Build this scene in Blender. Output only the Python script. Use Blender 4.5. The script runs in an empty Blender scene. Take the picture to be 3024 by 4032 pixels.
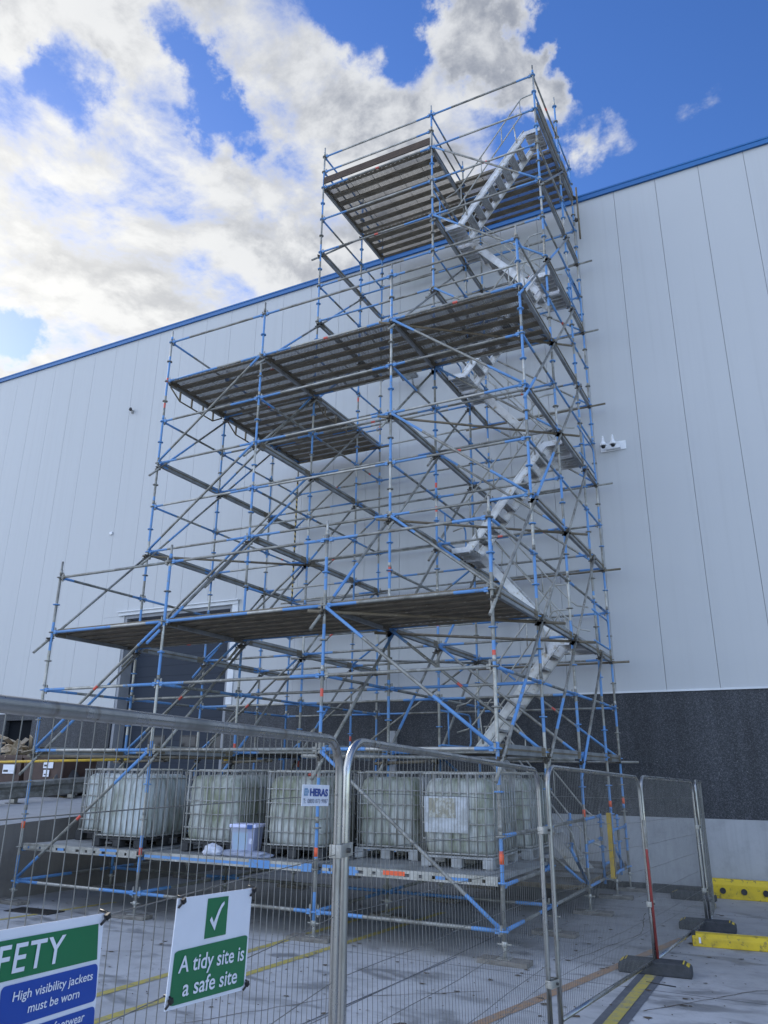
import bpy, bmesh, math, random
from mathutils import Vector, Matrix
R = math.radians
random.seed(11)
S = bpy.context.scene
COL = S.collection

# ------------------------------------------------------------------ camera
cd = bpy.data.cameras.new('camera'); cam = bpy.data.objects.new('camera', cd); COL.objects.link(cam)
yaw, pitch, roll = -0.476833713, 0.333586474, 0.00933702
fw = Vector((math.sin(yaw)*math.cos(pitch), math.cos(yaw)*math.cos(pitch), math.sin(pitch)))
rt = Vector((math.cos(yaw), -math.sin(yaw), 0)); up = rt.cross(fw)
r2 = rt*math.cos(roll)+up*math.sin(roll); u2 = up*math.cos(roll)-rt*math.sin(roll)
cam.matrix_world = Matrix(((r2.x, u2.x, -fw.x, 3.33057), (r2.y, u2.y, -fw.y, -9.48378), (r2.z, u2.z, -fw.z, 2.01986), (0, 0, 0, 1)))
cd.sensor_fit = 'AUTO'; cd.sensor_width = 36.0; cd.lens = 3032.84*36/4032
cd.shift_x = -10.5/4032; cd.shift_y = -35.87/4032
cd.clip_start = 0.05; cd.clip_end = 3000
S.camera = cam

# ------------------------------------------------------------------ sun, sky, exposure
SUN_EL, SUN_AZ = R(27), R(-64)          # azimuth from +Y towards +X: behind the warehouse, left
sd = bpy.data.lights.new('sun', 'SUN'); sun = bpy.data.objects.new('sun', sd); COL.objects.link(sun)
sd.energy = 1.2; sd.angle = R(6); sd.color = (1.0, 0.93, 0.82)
sdir = Vector((math.sin(SUN_AZ)*math.cos(SUN_EL), math.cos(SUN_AZ)*math.cos(SUN_EL), math.sin(SUN_EL)))
sun.rotation_euler = sdir.to_track_quat('Z', 'Y').to_euler(); sun.location = (-40, 30, 60)
S.view_settings.view_transform = 'Standard'; S.view_settings.look = 'None'
S.view_settings.gamma = 1; S.view_settings.exposure = 1.25

W = bpy.data.worlds.new('World'); S.world = W; W.use_nodes = True
wn, wl = W.node_tree.nodes, W.node_tree.links
wn.clear()


class NG:
    """small helper for node graphs"""
    def __init__(s, tree): s.t = tree; s.n = tree.nodes; s.l = tree.links
    def new(s, typ, **kw):
        n = s.n.new(typ)
        for k, v in kw.items(): setattr(n, k, v)
        return n
    def put(s, sock, v):
        if isinstance(v, bpy.types.NodeSocket): s.l.new(v, sock)
        else: sock.default_value = v
    def m(s, op, a, b=None, c=None, clamp=False):
        n = s.new('ShaderNodeMath', operation=op, use_clamp=clamp)
        s.put(n.inputs[0], a)
        if b is not None: s.put(n.inputs[1], b)
        if c is not None: s.put(n.inputs[2], c)
        return n.outputs[0]
    def vm(s, op, a, b=None, out=0):
        n = s.new('ShaderNodeVectorMath', operation=op)
        s.put(n.inputs[0], a)
        if b is not None: s.put(n.inputs[1], b)
        return n.outputs['Value'] if out == 'v' else n.outputs[0]
    def ramp(s, v, stops, interp='LINEAR'):
        n = s.new('ShaderNodeValToRGB'); s.l.new(v, n.inputs[0])
        e = n.color_ramp.elements; n.color_ramp.interpolation = interp
        while len(e) < len(stops): e.new(0.5)
        for el, (p, c) in zip(e, stops):
            el.position = p
            el.color = (c, c, c, 1) if isinstance(c, (int, float)) else (*c, 1)
        return n.outputs[0]
    def mr(s, v, a, b, c=0.0, d=1.0, smooth=False):
        n = s.new('ShaderNodeMapRange'); n.clamp = True
        if smooth: n.interpolation_type = 'SMOOTHSTEP'
        s.put(n.inputs[0], v)
        for i, x in enumerate((a, b, c, d)): n.inputs[1+i].default_value = x
        return n.outputs[0]
    def noise(s, vec, scale, detail=4, rough=0.55, dist=0.0, out=0):
        n = s.new('ShaderNodeTexNoise'); s.l.new(vec, n.inputs['Vector'])
        n.inputs['Scale'].default_value = scale; n.inputs['Detail'].default_value = detail
        n.inputs['Roughness'].default_value = rough; n.inputs['Distortion'].default_value = dist
        return n.outputs[out]
    def mix(s, f, a, b):
        n = s.new('ShaderNodeMix', data_type='RGBA')
        s.put(n.inputs[0], f)
        for i, v in ((6, a), (7, b)):
            if isinstance(v, bpy.types.NodeSocket): s.l.new(v, n.inputs[i])
            else: n.inputs[i].default_value = (*v, 1) if len(v) == 3 else v
        return n.outputs[2]
    def mapping(s, vec, scale=(1, 1, 1), loc=(0, 0, 0), rot=(0, 0, 0)):
        n = s.new('ShaderNodeMapping'); s.l.new(vec, n.inputs[0])
        n.inputs['Scale'].default_value = scale; n.inputs['Location'].default_value = loc; n.inputs['Rotation'].default_value = rot
        return n.outputs[0]
    def sep(s, vec):
        n = s.new('ShaderNodeSeparateXYZ'); s.l.new(vec, n.inputs[0]); return n.outputs
    def comb(s, x, y, z):
        n = s.new('ShaderNodeCombineXYZ')
        for i, v in enumerate((x, y, z)): s.put(n.inputs[i], v)
        return n.outputs[0]


g = NG(W.node_tree)
sky = g.new('ShaderNodeTexSky', sky_type='NISHITA', sun_disc=False)
sky.sun_elevation = SUN_EL; sky.sun_rotation = SUN_AZ
sky.altitude = 50; sky.air_density = 1.0; sky.dust_density = 0.15; sky.ozone_density = 2.5
tc = g.new('ShaderNodeTexCoord'); d_ = g.vm('NORMALIZE', tc.outputs['Generated'])
dx, dy, dz = g.sep(d_)
den = g.m('ADD', g.m('MAXIMUM', dz, 0.0), 0.28)
pl = g.comb(g.m('DIVIDE', dx, den), g.m('DIVIDE', dy, den), 0.0)
wv = g.noise(pl, 1.6, 3, 0.5, out=1)
pw = g.vm('ADD', pl, g.vm('SCALE', g.vm('SUBTRACT', wv, (0.5, 0.5, 0.5))))
for n in W.node_tree.nodes:
    if n.type == 'VECT_MATH' and n.operation == 'SCALE': n.inputs['Scale'].default_value = 0.22


wn3 = g.noise(d_, 9.0, 6, 0.62, out=1)
wsc = g.new('ShaderNodeVectorMath', operation='SCALE'); g.l.new(g.vm('SUBTRACT', wn3, (0.5, 0.5, 0.5)), wsc.inputs[0]); wsc.inputs['Scale'].default_value = 0.17
d_w = g.vm('ADD', d_, wsc.outputs[0])


def blob(v, r0, r1):
    v = Vector(v).normalized()
    dd = g.vm('DISTANCE', d_w, tuple(v), out='v')
    return g.mr(dd, r1, r0, 0, 1, True)


side = g.mr(g.vm('DOT_PRODUCT', d_, tuple(Vector((-.72, .50, .45)).normalized()), out='v'), 0.78, 0.90, 0, 1, True)
cov = g.m('SUBTRACT', g.m('MULTIPLY', side, 0.57), 0.30)
for v, r0, r1, a in (((-.205, .595, .778), .02, .075, .46), ((-.175, .635, .752), .02, .075, .46), ((-.145, .672, .726), .01, .065, .42), ((-.12, .70, .704), .01, .05, .34),
                     ((-.08, .72, .69), .005, .04, .22), ((-.21, .70, .68), .01, .08, -.12), ((-.07, .68, .73), .02, .10, -.2),
                     ((-.58, .40, .71), .005, .05, -.22), ((-.60, .41, .68), .005, .05, -.20), ((-.49, .45, .74), .005, .05, -.32),
                     ((-.50, .49, .72), .005, .05, -.34), ((-.49, .52, .70), .005, .045, -.30), ((-.46, .55, .69), .005, .045, -.28),
                     ((-.30, .54, .785), .02, .085, -.46), ((-.35, .51, .79), .01, .06, -.22), ((-.73, .49, .47), .008, .045, -.46), ((-.56, .47, .68), .005, .05, -.02),
                     ((-.40, .55, .73), .02, .10, .14), ((-.34, .60, .72), .02, .08, .10), ((-.61, .35, .71), .01, .06, .16), ((-.53, .41, .74), .01, .05, .16)):
    cov = g.m('ADD', cov, g.m('MULTIPLY', blob(v, r0, r1), a))
behind = g.mr(dy, 0.15, -0.35, 0, 0.36, True)
leftrear = g.mr(g.vm('DOT_PRODUCT', d_, tuple(Vector((-.85, -.42, .30)).normalized()), out='v'), 0.70, 0.97, 0, 0.5, True)  # unseen rear-left clouds, added to brighten the left of the wall
cov = g.m('ADD', g.m('ADD', cov, behind), leftrear)
def dens(p):
    a_ = g.noise(p, 5.2, 12, 0.61); b_ = g.noise(g.vm('ADD', p, (3.3, 1.7, 0.4)), 1.9, 4, 0.5)
    return g.m('ADD', g.m('MULTIPLY', g.m('SUBTRACT', a_, 0.5), 1.9), g.m('MULTIPLY', g.m('SUBTRACT', b_, 0.5), 0.7))
dn = dens(pw)
sp = Vector((sdir.x, sdir.y, 0)).normalized()*0.04
dn2 = dens(g.vm('ADD', pw, tuple(sp)))
raw = g.m('ADD', dn, cov)
mask = g.mr(raw, -0.07, 0.29, 0, 1, True)
thick = g.mr(raw, 0.05, 0.36, 0, 1, True)
lit = g.mr(g.m('SUBTRACT', dn, dn2), -0.20, 0.19, 0, 1, True)
shade = g.m('MULTIPLY', thick, g.m('SUBTRACT', 1.0, g.m('MULTIPLY', lit, 0.9)))
ccol = g.mix(shade, (3.75, 3.85, 4.0), (1.45, 1.6, 1.95))
near_sun = blob(tuple(sdir), 0.05, 0.62)
ccol = g.mix(g.m('MULTIPLY', near_sun, 0.45), ccol, (6.6, 6.45, 6.0))
rear = g.mr(dy, 0.25, -0.30, 0, 1, True)
ccol = g.mix(rear, ccol, (7.7, 8.75, 10.6))      # unseen clouds behind the camera, brightened and blued to fill the shaded facade

skyc = g.new('ShaderNodeHueSaturation'); skyc.inputs['Hue'].default_value = 0.515; skyc.inputs['Saturation'].default_value = 1.25; g.l.new(g.mr(dy, 0.25, -0.30, 0.90, 1.5, True), skyc.inputs['Value'])  # sky value raised to the rear as added fill for facade and yard
g.l.new(sky.outputs[0], skyc.inputs['Color'])
col = g.mix(mask, skyc.outputs[0], ccol)
bg = g.new('ShaderNodeBackground'); g.l.new(col, bg.inputs[0]); bg.inputs[1].default_value = 0.09
g.l.new(bg.outputs[0], g.new('ShaderNodeOutputWorld').inputs[0])

# ------------------------------------------------------------------ materials
def mat(name, base, rough=0.6, metal=0.0, spec=0.5):
    m = bpy.data.materials.new(name); m.use_nodes = True
    n = m.node_tree.nodes; b = n['Principled BSDF']
    b.inputs['Base Color'].default_value = (*base, 1); b.inputs['Roughness'].default_value = rough
    b.inputs['Metallic'].default_value = metal; b.inputs['Specular IOR Level'].default_value = spec
    return m, NG(m.node_tree), b


def worn(name, c1, c2, scale=6, lo=0.4, hi=0.62, rough=0.6, metal=0.0, c3=None, scale3=40, bump=0.0, stretch=(1, 1, 1), rough2=None):
    m, q, b = mat(name, c1, rough, metal)
    tcn = q.new('ShaderNodeTexCoord'); v = q.mapping(tcn.outputs['Object'], stretch)
    f = q.mr(q.noise(v, scale, 6, 0.6), lo, hi)
    c = q.mix(f, c1, c2)
    if c3: c = q.mix(q.mr(q.noise(v, scale3, 3, 0.6), 0.58, 0.72), c, c3)
    q.l.new(c, b.inputs['Base Color'])
    if rough2 is not None: q.l.new(q.mr(f, 0, 1, rough, rough2), b.inputs['Roughness'])
    if bump:
        bn = q.new('ShaderNodeBump'); bn.inputs['Strength'].default_value = bump; bn.inputs['Distance'].default_value = 0.01
        q.l.new(q.noise(v, scale3, 4, 0.6), bn.inputs['Height']); q.l.new(bn.outputs[0], b.inputs['Normal'])
    return m


M = {}
M['galv'] = worn('galvanised_tube', (.31, .305, .275), (.175, .168, .145), 5, .40, .62, .5, .35, (.42, .41, .37), 22)
M['galv_light'] = worn('clean_galvanised', (.47, .46, .42), (.30, .29, .25), 5, .4, .65, .45, .45, (.58, .57, .54), 30)
M['blue'] = worn('blue_paint', (.105, .26, .54), (.13, .29, .54), 4, .35, .65, .5, 0, (.20, .22, .22), 12)
M['red'] = worn('red_tape', (.72, .09, .05), (.62, .13, .10), 14, .4, .6, .5)
M['dull_red'] = worn('dull_red_paint', (.34, .055, .05), (.25, .05, .045), 10, .4, .6, .6)
M['orange'] = worn('orange_paint', (.90, .13, .03), (.78, .12, .05), 14, .4, .6, .5)
M['iron'] = worn('coupler_iron', (.055, .055, .055), (.10, .085, .065), 25, .4, .6, .6, .4)
M['hazard'] = None
M['steel'] = worn('deck_steel', (.205, .17, .118), (.13, .105, .070), 3, .4, .65, .7, .1, (.27, .24, .18), 20)
M['steel_grey'] = worn('transom_steel', (.34, .35, .35), (.23, .23, .22), 3, .4, .65, .55, .35, (.38, .39, .39), 20)
M['alu'] = worn('stair_aluminium', (.64, .64, .63), (.46, .45, .43), 4, .45, .70, .42, .5, (.38, .32, .23), 9)
M['timber'] = worn('weathered_timber', (.10, .068, .048), (.06, .042, .032), 5, .4, .6, .85, 0, None, 40, 0, (1, 12, 12))
M['board'] = worn('sole_board_timber', (.24, .22, .19), (.15, .135, .115), 6, .4, .6, .9, 0, None, 40, .3, (1, 6, 6))
M['fence'] = worn('fence_tube_zinc', (.42, .42, .41), (.28, .28, .265), 5, .42, .66, .22, .92, (.24, .22, .19), 16, .05, (1, 1, .35), .45)
M['wire'] = worn('fence_wire_zinc', (.22, .22, .21), (.14, .14, .13), 7, .4, .65, .45, .5)
M['rubber'] = worn('black_rubber', (.035, .038, .042), (.06, .062, .066), 9, .4, .65, .8, 0, None, 60, .4)
M['yellow_rubber'] = worn('yellow_rubber', (.66, .47, .025), (.48, .34, .03), 5, .48, .72, .65, 0, (.09, .08, .05), 11)
M['yellow'] = worn('yellow_paint', (.66, .42, .03), (.50, .33, .05), 5, .45, .7, .55, 0, (.3, .25, .12), 20)
M['black'] = worn('black_paint', (.02, .02, .022), (.04, .04, .042), 6, .4, .6, .5)
M['white'] = worn('white_plastic', (.80, .81, .82), (.72, .73, .74), 8, .4, .6, .4)
M['white_trim'] = worn('white_metal_trim', (.72, .74, .76), (.64, .66, .68), 2, .4, .6, .45)
M['brown'] = worn('brown_bin_steel', (.085, .05, .038), (.06, .036, .03), 3, .4, .6, .6)
M['wood'] = worn('pale_pallet_wood', (.50, .40, .28), (.36, .28, .19), 5, .4, .6, .8, 0, None, 30, 0, (1, 8, 8))
M['darkglass'] = mat('dark_dome_glass', (.015, .017, .02), .08)[0]
M['blacktie'] = mat('black_cable_tie', (.012, .012, .013), .45)[0]
M['sign_white'] = worn('sign_white', (.76, .78, .84), (.70, .72, .78), 5, .35, .65, .45)
M['sign_green'] = worn('sign_green', (.010, .150, .055), (.012, .165, .062), 4, .3, .7, .4)
M['sign_blue'] = worn('sign_blue', (.010, .055, .32), (.012, .065, .35), 4, .3, .7, .4)
M['ink_blue'] = mat('faded_blue_ink', (.035, .07, .27), .5)[0]
M['ink_pale'] = mat('pale_blue_ink', (.16, .30, .46), .5)[0]
M['ink_grey'] = mat('faded_grey_ink', (.17, .19, .25), .5)[0]

# perforated deck sheet: real holes through the sheet (staggered), as transparency of the material
def perforated(ca=(.30, .29, .27), cb=(.20, .19, .17)):
    m, q, b = mat('perforated_deck', (.26, .25, .22), .55, .3)
    tcn = q.new('ShaderNodeTexCoord'); v = tcn.outputs['Object']; x, y, z = q.sep(v)
    px, py = .036, .027
    row = q.m('FLOOR', q.m('DIVIDE', y, py))
    sx = q.m('ADD', q.m('DIVIDE', x, px), q.m('MULTIPLY', q.m('MODULO', q.m('ABSOLUTE', row), 2.0), .5))
    fx = q.m('MULTIPLY', q.m('SUBTRACT', q.m('FRACT', sx), .5), px)
    fy = q.m('MULTIPLY', q.m('SUBTRACT', q.m('FRACT', q.m('DIVIDE', y, py)), .5), py)
    rr = q.m('SQRT', q.m('ADD', q.m('MULTIPLY', fx, fx), q.m('MULTIPLY', fy, fy)))
    hole = q.m('LESS_THAN', rr, .0105)
    bar = q.m('LESS_THAN', q.m('FRACT', q.m('DIVIDE', x, .62)), .022)      # solid stiffening strips across
    hole = q.m('MULTIPLY', hole, q.m('SUBTRACT', 1.0, bar))
    f = q.mr(q.noise(v, 3, 5, .6), .4, .65)
    q.l.new(q.mix(f, ca, cb), b.inputs['Base Color'])
    tr = q.new('ShaderNodeBsdfTransparent'); mx = q.new('ShaderNodeMixShader')
    q.l.new(hole, mx.inputs[0]); q.l.new(b.outputs[0], mx.inputs[1]); q.l.new(tr.outputs[0], mx.inputs[2])
    q.l.new(mx.outputs[0], q.n['Material Output'].inputs[0])
    return m


def slotted(name, src1, src2, pitch=.125):
    m, q, b = mat(name, src1, .55, .3)
    tcn = q.new('ShaderNodeTexCoord'); v = tcn.outputs['Object']; x, y, z = q.sep(v)
    zl = q.m('FRACT', q.m('DIVIDE', q.m('SUBTRACT', z, .28), .5))         # every lift the same
    zz = q.m('ABSOLUTE', q.m('SUBTRACT', zl, .03))
    hole = q.m('MULTIPLY', q.m('LESS_THAN', zz, .028), q.m('LESS_THAN', q.m('FRACT', q.m('DIVIDE', x, pitch)), .42))
    f = q.mr(q.noise(v, 3, 5, .6), .4, .65)
    q.l.new(q.mix(f, src1, src2), b.inputs['Base Color'])
    tr = q.new('ShaderNodeBsdfTransparent'); mx = q.new('ShaderNodeMixShader')
    q.l.new(hole, mx.inputs[0]); q.l.new(b.outputs[0], mx.inputs[1]); q.l.new(tr.outputs[0], mx.inputs[2])
    q.l.new(mx.outputs[0], q.n['Material Output'].inputs[0])
    return m


M['perf'] = perforated(); M['perf_light'] = perforated((.40, .39, .37), (.28, .27, .25)); M['perf_dark'] = perforated((.20, .185, .155), (.13, .115, .09))
M['slot'] = slotted('slotted_plank_edge', (.205, .17, .12), (.13, .105, .07))


def hazard():
    m, q, b = mat('hazard_tape', (.6, .4, .02), .5)
    tcn = q.new('ShaderNodeTexCoord'); x, y, z = q.sep(tcn.outputs['Object'])
    f = q.m('LESS_THAN', q.m('FRACT', q.m('MULTIPLY', q.m('ADD', z, q.m('MULTIPLY', x, 1.2)), 7.0)), .5)
    q.l.new(q.mix(f, (.55, .40, .12), (.02, .02, .02)), b.inputs['Base Color'])
    return m


M['hazard'] = hazard()


def wall_panel_mat():
    m, q, b = mat('pale_grey_cladding', (.60, .615, .63), .42)
    tcn = q.new('ShaderNodeTexCoord'); v = tcn.outputs['Object']
    big = q.noise(q.mapping(v, (.12, .12, .05)), 1.0, 3, .5)
    st = q.noise(q.mapping(v, (9, 9, .12)), 1.0, 4, .6)
    c = q.mix(q.mr(big, .3, .7), (.45, .465, .472), (.49, .502, .508))
    c = q.mix(q.mr(st, .52, .9, 0, .25), c, (.33, .335, .335))
    q.l.new(c, b.inputs['Base Color'])
    bn = q.new('ShaderNodeBump'); bn.inputs['Strength'].default_value = .14; bn.inputs['Distance'].default_value = .02
    q.l.new(q.noise(v, 1.4, 2), bn.inputs['Height']); q.l.new(bn.outputs[0], b.inputs['Normal'])
    return m


M['panel'] = wall_panel_mat()


def plinth_mat():
    m, q, b = mat('dark_aggregate_plinth', (.05, .055, .065), .7)
    tcn = q.new('ShaderNodeTexCoord'); v = tcn.outputs['Object']
    vo = q.new('ShaderNodeTexVoronoi'); q.l.new(v, vo.inputs['Vector']); vo.inputs['Scale'].default_value = 62
    sp = q.ramp(vo.outputs['Color'], [(0, (.036, .039, .046)), (.45, (.062, .067, .076)), (.74, (.10, .105, .115)), (.86, (.13, .135, .145)), (.97, (.24, .245, .25))], 'CONSTANT')
    big = q.m('MULTIPLY', q.mr(q.noise(q.mapping(v, (.5, .5, .2)), 1, 4, .6), .35, .7, .72, 1.15), q.mr(q.noise(q.mapping(v, (5, 5, .3)), 1, 5, .65), .35, .7, .8, 1.15))
    n = q.new('ShaderNodeVectorMath', operation='SCALE'); q.l.new(sp, n.inputs[0]); q.l.new(big, n.inputs['Scale'])
    q.l.new(n.outputs[0], b.inputs['Base Color'])
    bn = q.new('ShaderNodeBump'); bn.inputs['Strength'].default_value = .5; bn.inputs['Distance'].default_value = .006
    q.l.new(vo.outputs['Distance'], bn.inputs['Height']); q.l.new(bn.outputs[0], b.inputs['Normal'])
    return m


M['plinth'] = plinth_mat()


def concrete(name, c1, c2, c3, floor=False, streak=False, k=1.0):
    m, q, b = mat(name, c1, .75)
    tcn = q.new('ShaderNodeTexCoord'); v = tcn.outputs['Object']
    a = q.mr(q.noise(v, .55*k, 6, .62, .4), .36, .64)
    c = q.mix(a, c1, c2)
    c = q.mix(q.mr(q.noise(v, 2.6*k, 8, .68), .5, .74, 0, .75), c, c3)
    c = q.mix(q.mr(q.noise(v, 34, 4, .7), .56, .74, 0, .35), c, c3)
    ro = q.mr(q.noise(v, .8, 5, .6), .38, .62, .62, .85)
    if floor:
        st = q.noise(q.mapping(v, (1.0, 2.4, 1), (4, 2, 0)), .9, 5, .6, .6)
        damp = q.mr(st, .55, .64)
        c = q.mix(q.m('MULTIPLY', damp, .62), c, (.10, .10, .098))
        sp = q.new('ShaderNodeTexVoronoi'); q.l.new(q.mapping(v, (1, 1.3, 1)), sp.inputs['Vector']); sp.inputs['Scale'].default_value = 3.1
        blot = q.m('MULTIPLY', q.mr(sp.outputs['Distance'], .045, .10, 1, 0), q.mr(q.noise(v, 1.3, 3), .5, .62))
        c = q.mix(q.m('MULTIPLY', blot, .55), c, (.09, .087, .08))
        # grime plus scaffold shade painted into the colour, under and behind it, ragged edge
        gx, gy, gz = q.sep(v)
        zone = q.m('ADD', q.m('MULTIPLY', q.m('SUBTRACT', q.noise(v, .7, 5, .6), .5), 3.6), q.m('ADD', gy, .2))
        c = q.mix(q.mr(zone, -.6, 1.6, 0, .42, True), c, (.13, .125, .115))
        # fine brushed lines in the concrete
        br = q.noise(q.mapping(v, (1.5, 60, 1)), 1, 3, .6)
        c = q.mix(q.mr(br, .5, .8, 0, .25), c, c1)
        # saw-cut joints
        x, y, z = q.sep(v)
        jx = q.m('LESS_THAN', q.m('ABSOLUTE', q.m('SUBTRACT', q.m('FRACT', q.m('DIVIDE', q.m('ADD', x, .68), 5.1)), .0)), .0035)
        jy = q.m('LESS_THAN', q.m('FRACT', q.m('DIVIDE', q.m('ADD', y, .35), 5.6)), .0035)
        c = q.mix(q.m('MULTIPLY', q.m('MAXIMUM', jx, jy), .8), c, (.05, .05, .05))
        ro = q.m('SUBTRACT', ro, q.m('MULTIPLY', damp, .3))
    if streak:
        s = q.noise(q.mapping(v, (7, 7, .25)), 1, 5, .65)
        c = q.mix(q.mr(s, .5, .75, 0, .55), c, c3)
    q.l.new(c, b.inputs['Base Color']); q.l.new(ro, b.inputs['Roughness'])
    bn = q.new('ShaderNodeBump'); bn.inputs['Strength'].default_value = .25; bn.inputs['Distance'].default_value = .004
    q.l.new(q.noise(v, 60, 4, .7), bn.inputs['Height']); q.l.new(bn.outputs[0], b.inputs['Normal'])
    return m


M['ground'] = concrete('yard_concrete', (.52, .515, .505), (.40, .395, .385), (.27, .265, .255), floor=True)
M['base_wall'] = concrete('base_wall_concrete', (.43, .44, .455), (.37, .38, .395), (.29, .295, .305), streak=True)
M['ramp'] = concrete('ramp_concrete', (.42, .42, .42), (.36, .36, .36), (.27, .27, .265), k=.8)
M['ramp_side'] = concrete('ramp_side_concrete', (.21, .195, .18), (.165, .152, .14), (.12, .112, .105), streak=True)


def road_paint(name, c, lo=.46, hi=.6):
    m, q, b = mat(name, c, .7)
    tcn = q.new('ShaderNodeTexCoord'); v = tcn.outputs['Object']
    f = q.mr(q.noise(v, 9, 8, .72), lo, hi)
    q.l.new(q.mix(f, c, (.22, .22, .215)), b.inputs['Base Color'])
    return m


M['line_yellow'] = road_paint('worn_yellow_line', (.50, .40, .09), .48, .68)
M['line_orange'] = road_paint('worn_orange_line', (.40, .24, .13), .42, .75)
M['line_dark'] = road_paint('blacked_out_line', (.115, .12, .13), .5, .8)


def door_mat():
    m, q, b = mat('slate_grey_sectional_door', (.05, .06, .078), .7, 0, .25)
    tcn = q.new('ShaderNodeTexCoord'); v = tcn.outputs['Object']; x, y, z = q.sep(v)
    w = q.m('FRACT', q.m('DIVIDE', z, .305))
    gro = q.m('LESS_THAN', w, .06)
    c = q.mix(gro, (.034, .043, .060), (.024, .030, .043))
    q.l.new(c, b.inputs['Base Color'])
    bn = q.new('ShaderNodeBump'); bn.inputs['Strength'].default_value = .35; bn.inputs['Distance'].default_value = .008
    q.l.new(q.mr(q.m('ABSOLUTE', q.m('SUBTRACT', w, .03)), 0, .05), bn.inputs['Height']); q.l.new(bn.outputs[0], b.inputs['Normal'])
    return m


M['door'] = door_mat()
M['roof_blue'] = worn('blue_roof_trim', (.012, .115, .33), (.014, .13, .36), .6, .4, .6, .4)
M['reveal'] = worn('grey_door_reveal', (.30, .31, .33), (.26, .27, .29), 2, .4, .6, .6)
M['dark_in'] = mat('dark_interior', (.008, .010, .013), .8, 0, .08)[0]
M['roof'] = mat('roof_sheet', (.25, .25, .26), .7)[0]


def tank_mat(name, base, algae, lo, hi):
    m, q, b = mat(name, base, .5)
    tcn = q.new('ShaderNodeTexCoord'); v = tcn.outputs['Object']; x, y, z = q.sep(v)
    oi = q.new('ShaderNodeObjectInfo'); off = q.m('MULTIPLY', oi.outputs['Random'], 37.0)
    vv = q.vm('ADD', v, q.comb(off, off, 0.0))
    f = q.mr(q.m('ADD', q.noise(q.mapping(vv, (1, 1, .45)), 3.2, 7, .66), q.m('MULTIPLY', z, .03)), lo, hi)
    c = q.mix(f, base, algae)
    dr = q.noise(q.mapping(vv, (11, 11, .9)), 1, 5, .65)
    c = q.mix(q.mr(dr, .52, .7, 0, .7), c, tuple(a*.55 for a in algae))
    q.l.new(c, b.inputs['Base Color'])
    b.inputs['Subsurface Weight'].default_value = 0.0
    bn = q.new('ShaderNodeBump'); bn.inputs['Strength'].default_value = .3; bn.inputs['Distance'].default_value = .02
    q.l.new(q.noise(v, 5, 3), bn.inputs['Height']); q.l.new(bn.outputs[0], b.inputs['Normal'])
    return m


M['tank_clean'] = tank_mat('pale_tank_plastic', (.60, .645, .645), (.29, .31, .22), .47, .72)
M['tank_green'] = tank_mat('algae_tank_plastic', (.52, .535, .505), (.22, .24, .15), .42, .66)
M['cage'] = worn('cage_steel', (.40, .40, .38), (.26, .25, .22), 5, .4, .65, .5, .4)
M['pallet_black'] = worn('black_plastic_pallet', (.025, .026, .028), (.045, .045, .046), 6, .4, .6, .7)
M['pallet_grey'] = worn('grey_pallet', (.40, .41, .41), (.28, .28, .27), 6, .4, .6, .6, .2)
M['red_cap'] = mat('red_cap_plastic', (.42, .06, .04), .45)[0]
M['label'] = worn('weathered_label', (.50, .52, .54), (.36, .37, .36), 9, .42, .6, .5)
M['label_torn'] = worn('torn_label', (.30, .28, .21), (.46, .46, .42), 16, .45, .6, .7)
M['clearbox'] = None


def clear_plastic():
    m, q, b = mat('frosted_box_plastic', (.72, .76, .95), .25)
    b.inputs['Alpha'].default_value = .42
    return m


M['clearbox'] = clear_plastic()
M['lilac'] = mat('lilac_lid_plastic', (.66, .68, .90), .35)[0]
M['teal'] = worn('teal_contents', (.10, .36, .36), (.16, .34, .45), 12, .4, .6, .6)
M['navy'] = mat('navy_box', (.03, .08, .26), .5)[0]
M['bag'] = worn('white_polythene', (.66, .68, .76), (.54, .56, .64), 12, .35, .65, .35, 0, None, 25, .5)
M['grey_bag'] = worn('grey_polythene', (.34, .37, .46), (.24, .26, .33), 12, .35, .65, .4, 0, None, 25, .5)
M['litter'] = worn('dead_leaves', (.075, .055, .04), (.12, .09, .06), 20, .4, .6, .9)

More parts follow.
